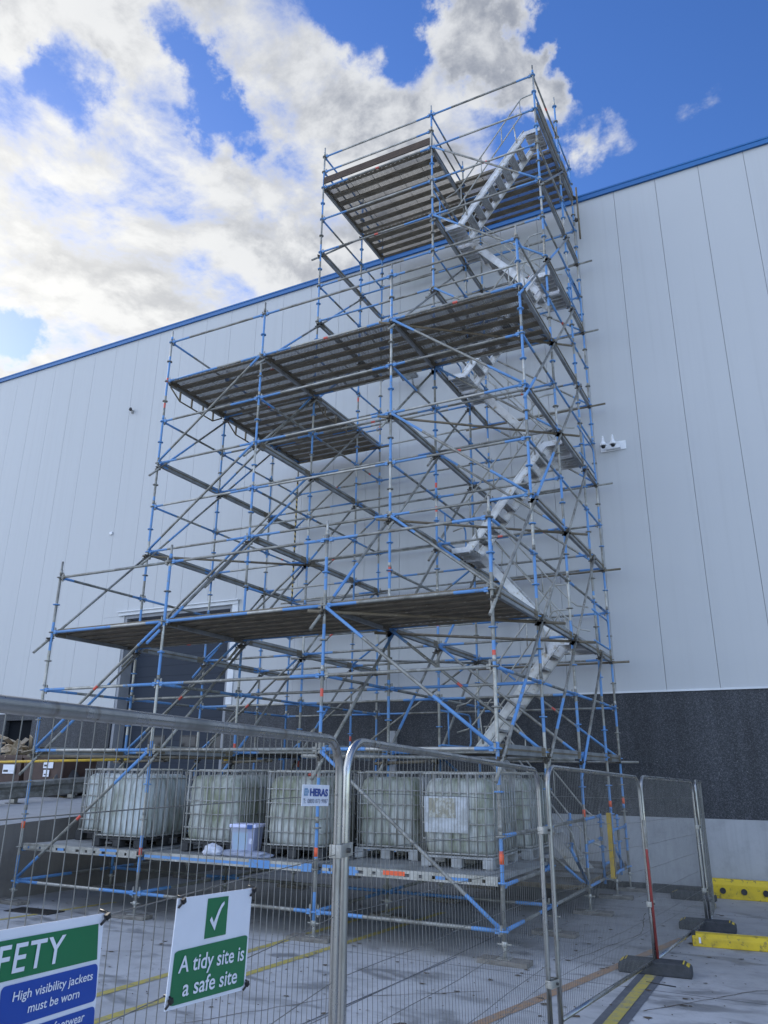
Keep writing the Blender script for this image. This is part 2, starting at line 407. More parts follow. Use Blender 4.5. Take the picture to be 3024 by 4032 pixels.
# ------------------------------------------------------------------ mesh builder
class MB:
    def __init__(s): s.v = []; s.f = []; s.mi = []; s.mats = []; s.sm = []
    def _m(s, m):
        if m not in s.mats: s.mats.append(m)
        return s.mats.index(m)
    def face(s, idx, m, smooth=False): s.f.append(idx); s.mi.append(s._m(m)); s.sm.append(smooth)
    def box(s, lo, hi, m, mtx=None):
        b = len(s.v)
        for z in (lo[2], hi[2]):
            for x, y in ((lo[0], lo[1]), (hi[0], lo[1]), (hi[0], hi[1]), (lo[0], hi[1])):
                p = Vector((x, y, z)); s.v.append(tuple(mtx @ p if mtx else p))
        for q in ((3, 2, 1, 0), (4, 5, 6, 7), (0, 1, 5, 4), (1, 2, 6, 5), (2, 3, 7, 6), (3, 0, 4, 7)):
            s.face([b+i for i in q], m)
    def obox(s, c, ax, ay, az, m):
        """oriented box: centre and three half-axis vectors"""
        c, ax, ay, az = map(Vector, (c, ax, ay, az))
        mt = Matrix((ax, ay, az)).transposed().to_4x4(); mt.translation = c
        s.box((-1, -1, -1), (1, 1, 1), m, mt)
    def bar(s, p, q, w, h, m, upv=(0, 0, 1)):
        """rectangular bar from p to q, w sideways, h along up"""
        p, q = Vector(p), Vector(q); d = (q-p); L = d.length; d.normalize()
        sd_ = d.cross(Vector(upv))
        if sd_.length < 1e-4: sd_ = d.cross(Vector((1, 0, 0)))
        sd_.normalize(); u = sd_.cross(d)
        s.obox((p+q)/2, d*L/2, sd_*w/2, u*h/2, m)
    def frame(s, d):
        d = d.normalized(); a = Vector((0, 0, 1)) if abs(d.z) < .95 else Vector((1, 0, 0))
        x = d.cross(a).normalized(); return x, x.cross(d).normalized()
    def tube(s, p, q, r, m, n=8, bands=None, cap=True, r2=None):
        """bands: [(t, mat), ...] material from t on"""
        p, q = Vector(p), Vector(q); x, y = s.frame(q-p)
        ts = [0.0]+[t for t, _ in (bands or []) if 0 < t < 1]+[1.0]
        ms = []
        for a in ts[:-1]:
            mm = m
            for t, bm_ in (bands or []):
                if t <= a+1e-6: mm = bm_
            ms.append(mm)
        r2 = r if r2 is None else r2
        b = len(s.v)
        for t in ts:
            c = p.lerp(q, t); rr = r+(r2-r)*t
            for k in range(n):
                a = 2*math.pi*k/n; s.v.append(tuple(c+x*math.cos(a)*rr+y*math.sin(a)*rr))
        for i in range(len(ts)-1):
            for k in range(n):
                k2 = (k+1) % n
                s.face([b+i*n+k2, b+i*n+k, b+(i+1)*n+k, b+(i+1)*n+k2], ms[i], True)
        if cap:
            s.face([b+k for k in range(n)], ms[0]); e = b+(len(ts)-1)*n
            s.face([e+n-1-k for k in range(n)], ms[-1])
    def path(s, pts, r, m, n=10, closed=False, cap=True):
        pts = [Vector(p) for p in pts]; N = len(pts); b = len(s.v)
        t0 = (pts[1]-pts[0]).normalized(); x, y = s.frame(t0)
        for i, p in enumerate(pts):
            if closed: t = (pts[(i+1) % N]-pts[i-1]).normalized()
            else: t = (pts[min(i+1, N-1)]-pts[max(i-1, 0)]).normalized()
            x = (x-t*x.dot(t)).normalized(); y = t.cross(x)
            for k in range(n):
                a = 2*math.pi*k/n; s.v.append(tuple(p+x*math.cos(a)*r+y*math.sin(a)*r))
        for i in range(N if closed else N-1):
            j = (i+1) % N
            for k in range(n):
                k2 = (k+1) % n
                s.face([b+i*n+k, b+i*n+k2, b+j*n+k2, b+j*n+k], m, True)
        if not closed and cap:
            s.face([b+n-1-k for k in range(n)], m); s.face([b+(N-1)*n+k for k in range(n)], m)
    def lathe(s, c, prof, m, n=16, axis=(0, 0, 1), smooth=True):
        """prof: [(radius, along axis)]"""
        c = Vector(c); ax = Vector(axis).normalized(); x, y = s.frame(ax); b = len(s.v)
        for r, h in prof:
            for k in range(n):
                a = 2*math.pi*k/n; s.v.append(tuple(c+ax*h+x*math.cos(a)*r+y*math.sin(a)*r))
        for i in range(len(prof)-1):
            for k in range(n):
                k2 = (k+1) % n; s.face([b+i*n+k2, b+i*n+k, b+(i+1)*n+k, b+(i+1)*n+k2], m, smooth)
        s.face([b+k for k in range(n)], m); e = b+(len(prof)-1)*n; s.face([e+n-1-k for k in range(n)], m)
    def poly(s, pts, m, th=None, nrm=None):
        """flat polygon, extruded by th along -nrm when given"""
        b = len(s.v); s.v += [tuple(p) for p in pts]; n = len(pts)
        s.face([b+i for i in range(n)], m)
        if th:
            o = Vector(nrm)*-th
            s.v += [tuple(Vector(p)+o) for p in pts]
            s.face([b+n+i for i in reversed(range(n))], m)
            for i in range(n):
                j = (i+1) % n; s.face([b+i, b+n+i, b+n+j, b+j], m)
    def mesh(s, name):
        me = bpy.data.meshes.new(name); me.from_pydata(s.v, [], s.f)
        for m in s.mats: me.materials.append(m)
        me.polygons.foreach_set('material_index', s.mi); me.polygons.foreach_set('use_smooth', s.sm)
        me.update(); return me
    def build(s, name, parent=None, world=False):
        o = bpy.data.objects.new(name, s.mesh(name)); COL.objects.link(o)
        if parent is not None:
            o.parent = parent
            if world: o.location = -root_loc(parent)
        return o


def root_loc(o):
    return Vector(o['_w']) if '_w' in o else Vector(o.location)


def tag(o, label=None, cat=None, group=None, kind=None):
    for k, v in (('label', label), ('category', cat), ('group', group), ('kind', kind)):
        if v: o[k] = v
    return o


def thing(name, loc, label, cat, group=None, rz=0.0):
    o = bpy.data.objects.new(name, None); COL.objects.link(o); o.location = loc; o.rotation_euler = (0, 0, rz); o.empty_display_size = .2
    return tag(o, label, cat, group)


def part(mb, name, parent, label=None):
    """part whose mesh is in world coordinates, parent at a plain location"""
    o = mb.build(name); o.parent = parent
    p = parent; off = Vector((0, 0, 0))
    if p.type == 'EMPTY': off = Vector(p.location)
    o.location = -off
    if label: o['label'] = label
    return o


def smooth_bevel(o, w, seg=2):
    md = o.modifiers.new('bevel', 'BEVEL'); md.width = w; md.segments = seg; md.limit_method = 'ANGLE'
    return o


def zg(y):
    """yard falls a little towards the warehouse"""
    return -.05-.015*max(-14.0, min(9.0, y))

# ------------------------------------------------------------------ ground and painted lines
mb = MB()
xs = [-400, -60, -20, -8, 0, 4, 20, 60, 400]; ys = [-400, -60, -14, -6, 0, 4, 9, 60, 400]
for y in ys:
    for x in xs: mb.v.append((x, y, zg(y)))
for j in range(len(ys)-1):
    for i in range(len(xs)-1):
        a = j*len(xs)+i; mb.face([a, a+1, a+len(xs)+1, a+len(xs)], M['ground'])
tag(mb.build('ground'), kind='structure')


def strip(name, pts, w, m, h):
    """painted strip on the yard along pts"""
    b = MB()
    P0, P1 = Vector((*pts[0], 0)), Vector((*pts[1], 0)); d = (P1-P0).normalized(); n = Vector((-d.y, d.x, 0))
    N = 8; rng = random.Random(5)
    for i in range(N+1):
        c = P0.lerp(P1, i/N)
        for sgn in (-1, 1):
            p = c+n*sgn*w/2; b.v.append((p.x, p.y, zg(p.y)+h))
    for i in range(N): b.face([2*i+1, 2*i, 2*i+2, 2*i+3], m)
    return tag(b.build(name), kind='structure')


strip('road_marking', ((-2.87, -4.6), (-2.86, 3.2)), .11, M['line_yellow'], .004)
strip('road_marking', ((-2.27, -4.8), (-2.05, 3.0)), .11, M['line_yellow'], .004)
strip('road_marking', ((.45, -2.9), (1.55, 2.75)), .12, M['line_orange'], .004)
strip('road_marking', ((1.54, -6.5), (1.54, .30)), .27, M['line_dark'], .004)
strip('road_marking', ((1.54, -6.5), (1.54, .30)), .11, M['line_yellow'], .008)
strip('road_marking', ((-7.2, -3.2), (-7.0, 1.0)), .10, M['line_yellow'], .004)
strip('pavement_joint', ((-.76, -4.4), (-.62, .05)), .018, M['line_dark'], .004)

# ------------------------------------------------------------------ scaffold
X = {'A': -8.25, 'B': -5.64, 'C': -2.57, 'D': 0.0}
Y = {1: 0.0, 2: 2.07, 3: 4.14, 4: 6.21, 5: 7.45}
COLS = 'ABCD'
def Z(i): return .28+.5*(34-i)
def P(c, r, i): return Vector((X[c], Y[r], Z(i)))


scaf = thing('scaffold_tower', (-4.1, 3.7, 0), 'stepped blue and galvanised tube scaffold tower with three working decks against the pale warehouse', 'scaffold')
TR = .0242
CAM = Vector((3.33, -9.48, 2.02))
POOL = {}       # kind -> list of (size in picture, MB, label)
def pool(kind, mb, a, b, label=None):
    mid = (Vector(a)+Vector(b))/2
    POOL.setdefault(kind, []).append(((Vector(b)-Vector(a)).length/(mid-CAM).length, mb, label))


BL, GV, GL = M['blue'], M['galv'], M['galv_light']
RD = M['red']
TOPS = {(c, 1): 24 for c in COLS}
TOPS.update({(c, 2): 12 for c in COLS})
TOPS.update({('A', 3): 12, ('B', 3): 0, ('C', 3): 0, ('D', 3): 0, ('A', 4): 13, ('B', 4): 0, ('C', 4): 0, ('D', 4): -2, ('A', 5): 13, ('B', 5): 0, ('C', 5): 0, ('D', 5): 0})


def rosette(mb, c, m):
    c = Vector(c)
    mb.lathe(c, [(.030, -.012), (.060, -.008), (.062, 0), (.060, .008), (.030, .012)], m, 10)


rng = random.Random(3)
for (c, r), top in TOPS.items():
    mb = MB()
    base = zg(Y[r])+.055
    x, y = X[c], Y[r]
    # screw jack: base plate, spindle, collar nut
    mb.box((x-.075, y-.075, base), (x+.075, y+.075, base+.008), GL)
    mb.tube((x, y, base+.008), (x, y, Z(34)-.10), .019, GL, 8)
    mb.lathe((x, y, Z(34)-.13), [(.028, -.03), (.036, -.02), (.036, .02), (.028, .03)], GL, 8)
    mb.box((x-.085, y-.009, Z(34)-.137), (x+.085, y+.009, Z(34)-.123), GL)
    z0, z1 = Z(34)-.12, Z(top)+.30
    bands = []; z = z0; cur = rng.random() < .5
    while z < z1:
        mtl = BL if cur else rng.choice((GV, GV, GL))
        bands.append(((z-z0)/(z1-z0), mtl))
        if rng.random() < .05:
            zr = z+rng.uniform(.1, .35)
            bands.append(((zr-z0)/(z1-z0), RD)); bands.append(((zr+.11-z0)/(z1-z0), mtl))
        z += rng.choice((.35, .5, .5, .75, 1.0)) if cur else rng.choice((.4, .5, .6, .9)); cur = not cur
    if (c, r) == ('A', 5):
        bands = [(0, BL), ((Z(22)-z0)/(z1-z0), M['hazard']), ((Z(15)-z0)/(z1-z0), GV)]
    mb.tube((x, y, z0), (x, y, z1-.28), TR, GV, 10, [(t*(z1-z0)/(z1-.28-z0), m_) for t, m_ in bands if t*(z1-z0) < z1-.28-z0])
    mb.tube((x, y, z1-.28), (x, y, z1), .019, rng.choice((GV, GL)), 8)
    for i in range(top, 35):
        zz = Z(i)
        rosette(mb, (x, y, zz), BL if rng.random() < .6 else GV)
        # spigot joint every 2 m
        if i % 4 == 0: mb.tube((x, y, zz+.06), (x, y, zz+.14), .027, rng.choice((BL, GV, GL)), 10)
    pool('standard', mb, (x, y, z0), (x, y, z1))


def wedge(mb, p, d, m):
    """ledger head: a cast shoe gripping the rosette, with its wedge"""
    p, d = Vector(p), Vector(d).normalized()
    mb.bar(p+d*.045, p+d*.105, .042, .062, m)
    mb.bar(p+d*.058+Vector((0, 0, -.06)), p+d*.062+Vector((0, 0, .085)), .008, .028, M['galv'], tuple(d))


def ledger(kind, a, b, style=None, label=None):
    """tube between two nodes; blue ends and galvanised middle"""
    a, b = Vector(a), Vector(b); d = (b-a); L = d.length; d.normalize(); mb = MB()
    e = rng.choice((.25, .35, .5, .7))/L; e2 = rng.choice((.25, .35, .5, .7))/L
    mid = rng.choice((GV, GV, GV, GL))
    bands = [(0, BL), (e, mid), (1-e2, BL)]
    k = rng.random()
    if k < .12: bands = [(0, GV), (.3, mid)]
    elif k < .22: bands = [(0, BL), (.55, mid), (1-e2, BL)]
    if rng.random() < .09: bands += [(.5, RD), (.5+.1/L, mid)]; bands.sort(key=lambda t: t[0])
    if kind == 'box_transom': pass
    mb.tube(a+d*.06, b-d*.06, TR, GV, 8, bands)
    wedge(mb, a, d, BL if k > .12 else GV); wedge(mb, b, -d, BL if k > .22 else GV)
    pool(kind, mb, a, b, label)


def utransom(a, b):
    """deep U-section transom that carries deck planks"""
    a, b = Vector(a), Vector(b); d = (b-a); L = d.length; d.normalize(); mb = MB(); s = Vector((d.y, -d.x, 0))
    g_ = M['steel_grey']
    mb.bar(a+d*.11+s*.03, b-d*.11+s*.03, .006, .125, g_); mb.bar(a+d*.11-s*.03, b-d*.11-s*.03, .006, .125, g_)
    mb.bar(a+d*.11+Vector((0, 0, -.065)), b-d*.11+Vector((0, 0, -.065)), .054, .005, g_)
    mb.bar(a+d*.16+s*.040, b-d*.16+s*.040, .012, .022, M['steel'])
    mb.bar(a+d*.16-s*.040, b-d*.16-s*.040, .012, .022, M['steel'])
    hm = BL if rng.random() < .25 else GV
    for p, q in ((a, d), (b, -d)):
        wedge(mb, p, q, hm); mb.bar(p+q*.09, p+q*.28, .072, .112, hm if hm is BL else M['steel'])
    pool('deck_transom', mb, a, b)


# ledgers along the wall (X)
XL = {1: [('AD', (24, 26, 28, 30, 34))],
      2: [('AD', (12, 14, 16, 18, 20, 22, 26, 28, 30, 34))],
      3: [('BD', (0, 2, 4, 6, 8, 10)), ('BC', (1,)), ('AB', (12,)), ('AD', (14, 16, 18, 20, 22, 26, 28, 30, 34))],
      4: [('CD', (2,)), ('BD', (6, 10)), ('AD', (14, 18, 22, 26, 30, 34))],
      5: [('BD', (0, 1, 4, 6, 8, 10)), ('AB', (12, 13)), ('AD', (14, 16, 18, 20, 22, 24, 26, 28, 30, 34))]}
GUARD = {(1, 24), (2, 12), (3, 0), (3, 1), (3, 12), (5, 0), (5, 1), (5, 12), (5, 13)}
for r, specs in XL.items():
    for span, ids in specs:
        i0, i1 = COLS.index(span[0]), COLS.index(span[1])
        for i in ids:
            for k in range(i0, i1):
                ledger('guard_rail' if (r, i) in GUARD else 'ledger', P(COLS[k], r, i), P(COLS[k+1], r, i))
# depth members (Y)
def depth(c, r, tubes, us, guards=()):
    for i in tubes: ledger('cross_tube', P(c, r, i), P(c, r+1, i))
    for i in guards: ledger('guard_rail', P(c, r, i), P(c, r+1, i))
    for i in us: utransom(P(c, r, i), P(c, r+1, i))
for c in COLS:
    depth(c, 1, (28, 34), (26, 30), (24,) if c in 'AD' else ())
    depth(c, 2, (16, 20, 24, 28, 34), (14, 18, 22, 26, 30), (12,) if c in 'AD' else ())
    for r in (3, 4):
        if c == 'A': depth(c, r, (16, 20, 24, 28, 34), (14, 18, 22, 26, 30), (12, 13))
        else:
            depth(c, r, (4, 8, 12, 16, 20, 24, 28, 34), (2, 6, 10, 14, 18, 22, 26, 30), (0, 1) if (c in 'BD' or r == 3) else ())


def brace(a, b, kind='diagonal_brace', off=(0, 0, 0)):
    a, b = Vector(a)+Vector(off), Vector(b)+Vector(off); d = (b-a); L = d.length; d.normalize(); mb = MB()
    e = rng.choice((.4, .6, .8))/L; bands = [(0, BL), (e, GV), (1-e*rng.choice((.7, 1, 1.3)), BL)]
    if rng.random() < .3: bands += [(.48, RD), (.48+.1/L, GV)]; bands.sort(key=lambda t: t[0])
    mb.tube(a+d*.07, b-d*.07, TR, GV, 8, bands)
    for p, q in ((a, d), (b, -d)):
        mb.bar(p+q*.01, p+q*.12, .012, .05, BL); mb.bar(p+q*.02+Vector((0, 0, -.04)), p+q*.024+Vector((0, 0, .05)), .02, .03, GV, tuple(q))
    pool(kind, mb, a, b)


def facebrace(r, c0, c1, lo, hi, rising):
    """in the plane of row r: rising to the right when rising"""
    if rising: brace(P(c0, r, hi), P(c1, r, lo), off=(0, -.035, 0))
    else: brace(P(c0, r, lo), P(c1, r, hi), off=(0, -.035, 0))
for lo in (26, 30):
    facebrace(1, 'A', 'B', lo, lo+4, True); facebrace(1, 'C', 'D', lo, lo+4, False)
for lo in (14, 18, 22, 26):
    facebrace(2, 'A', 'B', lo, lo+4, True); facebrace(2, 'C', 'D', lo, lo+4, False)
for lo in (2, 6, 10): facebrace(3, 'C', 'D', lo, lo+4, False)
for lo in (14, 18, 22, 26, 30): facebrace(3, 'C', 'D', lo, lo+4, False)
for lo in (14, 18, 22, 26): facebrace(3, 'A', 'B', lo, lo+4, True)
for lo in (6, 10, 14, 18, 22, 26): facebrace(5, 'C', 'D', lo, lo+4, False)
for lo in (14, 18, 22, 26): facebrace(5, 'A', 'B', lo, lo+4, True)
for lo in (22, 26): facebrace(4, 'B', 'C', lo, lo+4, True)


def coupler(mb, p):
    p = Vector(p)
    mb.obox(p, (.034, 0, 0), (0, .036, 0), (0, 0, .032), M['iron'])
    mb.obox(p+Vector((.05, .01, .02)), (.035, 0, 0), (0, .010, 0), (0, 0, .010), M['iron'])
    mb.obox(p+Vector((-.045, -.02, -.01)), (.032, 0, 0), (0, .010, 0), (0, 0, .010), M['iron'])
    mb.obox(p+Vector((.0, -.05, .015)), (.012, 0, 0), (0, .03, 0), (0, 0, .012), M['iron'])


def raker(c, r, i0):
    """loose tube clamped across a depth bay, rising four lifts towards the wall"""
    a, b = P(c, r, i0+.25), P(c, r+1, i0-3.75)
    off = Vector((.062 if c == 'D' else rng.choice((.062, -.062)), 0, 0)); a += off; b += off
    d = (b-a).normalized(); mb = MB()
    L = (b-a).length+.6
    bands = [(0, GV)]
    k = rng.random()
    if k < .35: bands = [(0, GV), (rng.uniform(.15, .4), BL), (rng.uniform(.5, .7), GV)]
    elif k < .5: bands = [(0, BL), (.3, GV)]
    mb.tube(a-d*.38, b+d*.20, TR, GV, 8, bands)
    coupler(mb, a-off*.5); coupler(mb, b-off*.5)
    pool('raking_tube', mb, a, b)
for c in COLS:
    for i in (26, 30): raker(c, 1, i)
    for i in (18, 22, 26, 30): raker(c, 2, i)
    for i in (18, 22, 26, 30): raker(c, 3, i)
    if c != 'A':
        raker(c, 2, 14); raker(c, 3, 14); raker(c, 3, 10); raker(c, 3, 6)


def plantube(a, b, o0=.25, o1=.45, kind='plan_tube'):
    a, b = Vector(a), Vector(b); d = (b-a).normalized(); mb = MB()
    mb.tube(a-d*o0, b+d*o1, TR, M['steel'] if rng.random() < .7 else GV, 8)
    coupler(mb, a); coupler(mb, b)
    pool(kind, mb, a, b)
D1 = Vector((0, 0, -.09))
for i in (14, 18, 22, 26): plantube(P('C', 2, i)+D1, P('D', 3, i)+D1)
plantube(P('C', 1, 26)+D1, P('D', 2, 26)+D1)
plantube(P('C', 1, 30)+D1, P('D', 2, 30)+D1)
plantube(P('A', 2, 22)+D1, P('B', 3, 22)+D1, .1, .3); plantube(P('A', 1, 30)+D1, P('B', 2, 30)+D1, .1, .4)
plantube(P('B', 3, 26)+D1, P('C', 4, 26)+D1)
W1 = Vector((0, -.06, -.07))
for i in (6, 10, 14, 18, 22, 26, 30): plantube(P('C', 5, i)+W1, P('D', 5, i)+W1, .55, .38, 'wall_tie_tube')
for i in (14, 22, 26): plantube(P('A', 5, i)+W1, P('B', 5, i)+W1, .3, .3, 'wall_tie_tube')
mb = MB(); mb.tube((.13, 7.45, 15.0), (.13, 7.45, 16.62), TR, M['steel'], 8); coupler(mb, (.07, 7.45, 16.3)); coupler(mb, (.07, 7.45, 15.6)); pool('wall_tie_tube', mb, (0, 7.45, 15), (0, 7.45, 16.6))
# yellow tube clamped to the left end, running out over the ramp
mb = MB(); mb.tube((-13.2, 2.02, 2.08), (-8.1, 2.02, 2.165), .026, M['yellow'], 10); coupler(mb, (-8.22, 2.02, 2.16)); pool('yellow_rail_tube', mb, (-13, 2, 2), (-8, 2, 2))
# short tubes stub out at the lift above the tanks
for c, ln in (('A', 1.2), ('B', .9), ('C', .9)):
    a = P(c, 2, 30)+Vector((-.15, -.06, -.16)); plantube(a+Vector((.15, 0, 0)), a+Vector((ln, 0, .03)), .2, .12, 'stub_tube')
# bent lattice chord under the end transom of the middle deck
for r in (2, 3):
    mb = MB(); p0, p1 = P('A', r, 14), P('A', r+1, 14)
    q = [p0+Vector((0, .12, -.09)), p0+Vector((0, .45, -.30)), p1+Vector((0, -.45, -.30)), p1+Vector((0, -.12, -.09))]
    mb.path(q, .017, M['steel'], 8)
    for t in (.45, .85, 1.25, 1.62):
        mb.bar(p0+Vector((0, t, -.30)), p0+Vector((0, t, -.06)), .03, .035, M['steel'], (1, 0, 0))
    pool('lattice_chord', mb, p0, p1)
mb = MB(); p0, p1 = P('B', 3, 14), P('B', 4, 14)
mb.path([p0+Vector((0, .12, -.09)), p0+Vector((0, .45, -.30)), p1+Vector((0, -.45, -.30)), p1+Vector((0, -.12, -.09))], .017, M['steel'], 8)
for t in (.5, 1.0, 1.5): mb.bar(p0+Vector((0, t, -.30)), p0+Vector((0, t, -.06)), .03, .035, M['steel'], (1, 0, 0))
pool('lattice_chord', mb, p0, p1)


# decks: steel planks along X, six to a bay
def deck(c0, c1, y0, y1, i, n=None, front_blue=False, label=None):
    mb = MB(); x0, x1 = X[c0]+.05, X[c1]-.05; z = Z(i)+.062
    n = n or max(1, round((y1-y0-.06)/.325)); w = (y1-y0-.06)/n
    for k in range(n):
        a = y0+.03+k*w+.004; b = y0+.03+(k+1)*w-.004
        t = rng.uniform(-.002, .002)
        mb.box((x0, a, z-.003+t), (x1, b, z+t), M[rng.choice(('perf', 'perf', 'perf_light', 'perf_dark'))])
        zl = z-.072+t
        for yy, s in ((a, 1), (b, -1)):
            mb.box((x0, min(yy, yy+s*.004), zl), (x1, max(yy, yy+s*.004), z-.003+t), M['slot'])
            mb.box((x0, min(yy+s*.004, yy+s*.070), zl), (x1, max(yy+s*.004, yy+s*.070), zl+.004), M['steel'])
            mb.box((x0, min(yy+s*.070, yy+s*.074), zl), (x1, max(yy+s*.070, yy+s*.074), zl+.022), M['steel'])
        for xx in (x0, x1-.004): mb.box((xx, a+.004, zl), (xx+.004, b-.004, z-.003), M['steel'])
        for xx in (x0, x1-.03):
            for yy in (a+.06, b-.09): mb.box((xx-.03 if xx == x0 else xx+.03, yy, z-.06), (xx+.03 if xx == x0 else xx+.06, yy+.03, z-.02), M['steel'])
    pool('deck', mb, (x0, y0, z), (x1, y1, z), label)
for a, b in ('AB', 'BC', 'CD'):
    deck(a, b, Y[1]+.03, Y[2], 26); deck(a, b, Y[2]+.03, Y[3], 14)
    deck(a, b, Y[2]+.05, Y[3]-.05, 30)
deck('A', 'B', Y[3], Y[4], 14); deck('A', 'B', Y[4], Y[5], 14)
deck('B', 'C', Y[3]+.04, Y[4], 2); deck('B', 'C', Y[4], Y[5], 2)
deck('C', 'D', Y[4], Y[5], 2); deck('C', 'D', 5.50, Y[4]-.02, 2)
deck('C', 'D', Y[3]-.45, Y[4], 34, label='low entry deck at the foot of the stairs'); deck('C', 'D', Y[4], Y[5], 34)
# base deck under the tanks: wider boards with a slotted blue edge beam
for a, b, m_ in (('A', 'B', GL), ('B', 'C', GV), ('C', 'D', GV)):
    mb = MB(); x0, x1 = X[a]+.12, X[b]-.04
    for k in range(6):
        ya = .06+k*.332; mb.box((x0, ya, .79), (x1, ya+.326, .832), M['steel_grey'])
    pool('deck', mb, (x0, 0, .8), (x1, 2, .8), 'base deck under the water tanks')
    mb = MB(); n = 11; h0, h1 = .745, .845
    holes = []
    L = x1-x0
    # web of the edge beam with punched slots: strips above and below, webs between
    mb.box((x0, -.035, h0), (x1, -.030, .772), GL); mb.box((x0, -.035, .808), (x1, -.030, h1), GL)
    px = x0; k = 0
    cuts = []
    x_ = x0+.10
    while x_ < x1-.12:
        wd = .075 if k % 3 == 2 else .045
        if b == 'C' : break
        cuts.append((x_, x_+wd)); x_ += wd+(.13 if k % 4 else .22); k += 1
    for ca, cb in cuts+[(x1, x1)]:
        if ca > px:
            bm_ = BL if rng.random() < .3 else GL
            mb.box((px, -.0365, .772), (ca, -.0285, .808), bm_)
        px = cb
    seg = x0
    while seg < x1-.01:
        L_ = min(rng.choice((.35, .5, .7)), x1-seg)
        bm_ = rng.choice((BL, GL, GL, GL, GV))
        mb.box((seg, -.038, h0), (seg+L_, -.0352, .771), bm_); mb.box((seg, -.038, .809), (seg+L_, -.0352, h1), bm_); seg += L_
    mb.box((x0, -.03, h1-.006), (x1, .03, h1), GL); mb.box((x0, -.03, h0), (x1, .03, h0+.006), GL)
    if b == 'D': mb.box((-1.55, -.042, .78), (-1.25, -.0385, .83), M['orange'])
    pool('edge_beam', mb, (x0, 0, .8), (x1, 0, .8))
for c in 'ABCD':
    for r in (1,): ledger('cross_tube', P(c, r, 33)+Vector((0, 0, -.03)), P(c, r+1, 33)+Vector((0, 0, -.03)))
for k in range(3): ledger('ledger', P(COLS[k], 2, 33), P(COLS[k+1], 2, 33))
# hand rail tubes and short posts round the stair foot
ledger('cross_tube', P('D', 1, 32), P('D', 2, 32)); ledger('cross_tube', P('D', 2, 32), P('D', 3, 32))
for (px_, py, z1) in ((0, 5.3, 1.32), (-.62, 5.6, 1.30), (0, 6.7, 1.25)):
    mb = MB(); mb.tube((px_, py, .2), (px_, py, z1), TR, BL, 10, [(.55, GV), (.8, BL)])
    for zz in (.28, .78, 1.18): rosette(mb, (px_, py, zz), BL)
    pool('short_post', mb, (px_, py, .2), (px_, py, z1))
ledger('cross_tube', (0, 4.14, .92), (0, 5.3, .92)); ledger('cross_tube', (0, 4.14, 1.28), (0, 5.3, 1.28)); ledger('cross_tube', (0, 6.21, 1.0), (0, 7.45, 1.0)); ledger('cross_tube', (0, 5.3, .5), (0, 6.21, .5))
brace((0, 6.21, .75), (0, 7.0, .3)); brace((0, 3.1, .95), (0, 4.14, .3))
# orange marker paint at the foot of the standards
mb = MB()
for (c, r, z) in (('A', 1, 1.06), ('C', 1, .93), ('D', 1, .98), ('D', 3, 1.32), ('D', 4, 1.40), ('D', 5, 1.42)):
    mb.tube((X[c], Y[r], z), (X[c], Y[r], z+.11), .0275, M['orange'], 10)
pool('paint_mark', mb, (-8, 0, 1), (0, 0, 1))
# brown toe boards on the top deck
mb = MB(); mb.box((X['B']+.03, Y[3]-.055, Z(2)+.07), (X['C']-.03, Y[3]-.03, Z(2)+.27), M['timber']); pool('toe_board', mb, P('B', 3, 2), P('C', 3, 2))
mb = MB(); mb.box((X['D']+.03, Y[3]+.05, Z(2)+.03), (X['D']+.05, Y[5]-.03, Z(2)+.2), M['steel']); pool('toe_board', mb, P('D', 3, 2), P('D', 5, 2))
# blue guard frames at the stair landings
def guardframe(x, ya, yb, i):
    mb = MB(); z0, z1 = Z(i)+.18, Z(i)+.80; y0_, y1_ = ya+.04, yb-.12; rr = .12
    pts = [(x, y0_-.02, z1), (x, y1_-rr, z1)]
    for k in range(5): a = k/4*math.pi/2; pts.append((x, y1_-rr+rr*math.sin(a), z1-rr+rr*math.cos(a)))
    for k in range(5): a = k/4*math.pi/2; pts.append((x, y1_-rr+rr*math.cos(a), z0+rr-rr*math.sin(a)))
    pts.append((x, y0_-.02, z0)); mb.path(pts, .019, BL, 8)
    mb.tube((x, y0_+.45, z0), (x, y0_+.45, z1), .017, BL, 8)
    pool('guard_frame', mb, (x, ya, z0), (x, yb, z1))
for i in (6, 14, 22, 30): guardframe(X['C']-.02, Y[3], Y[4]-.3, i)
for i in (10, 18, 26): guardframe(X['D']+.02, Y[4]-.35, Y[5], i)
mb = MB(); mb.obox((.16, 5.25, .82), (.035, 0, 0), (0, .05, 0), (0, 0, .52), M['yellow']); 
mb.obox((.16, 5.25, .82), (.037, 0, 0), (0, .018, 0), (0, 0, .50), M['iron']); pool('yellow_post_guard', mb, (.1, 5.2, .1), (.1, 5.2, 1.6))

# emit pooled parts; past a hundred of one kind the smaller ones become one 'stuff' part
for kind, items in POOL.items():
    items.sort(key=lambda t: -t[0])
    for i, (sz, mb_, lab) in enumerate(items[:100] if len(items) > 100 else items): part(mb_, kind, scaf, lab)
    if len(items) > 100:
        big = MB()
        for sz, mb_, lab in items[100:]:
            b0 = len(big.v); big.v += mb_.v
            for f, mi, sm in zip(mb_.f, mb_.mi, mb_.sm): big.face([b0+j for j in f], mb_.mats[mi], sm)
        tag(part(big, kind, scaf), kind='stuff')

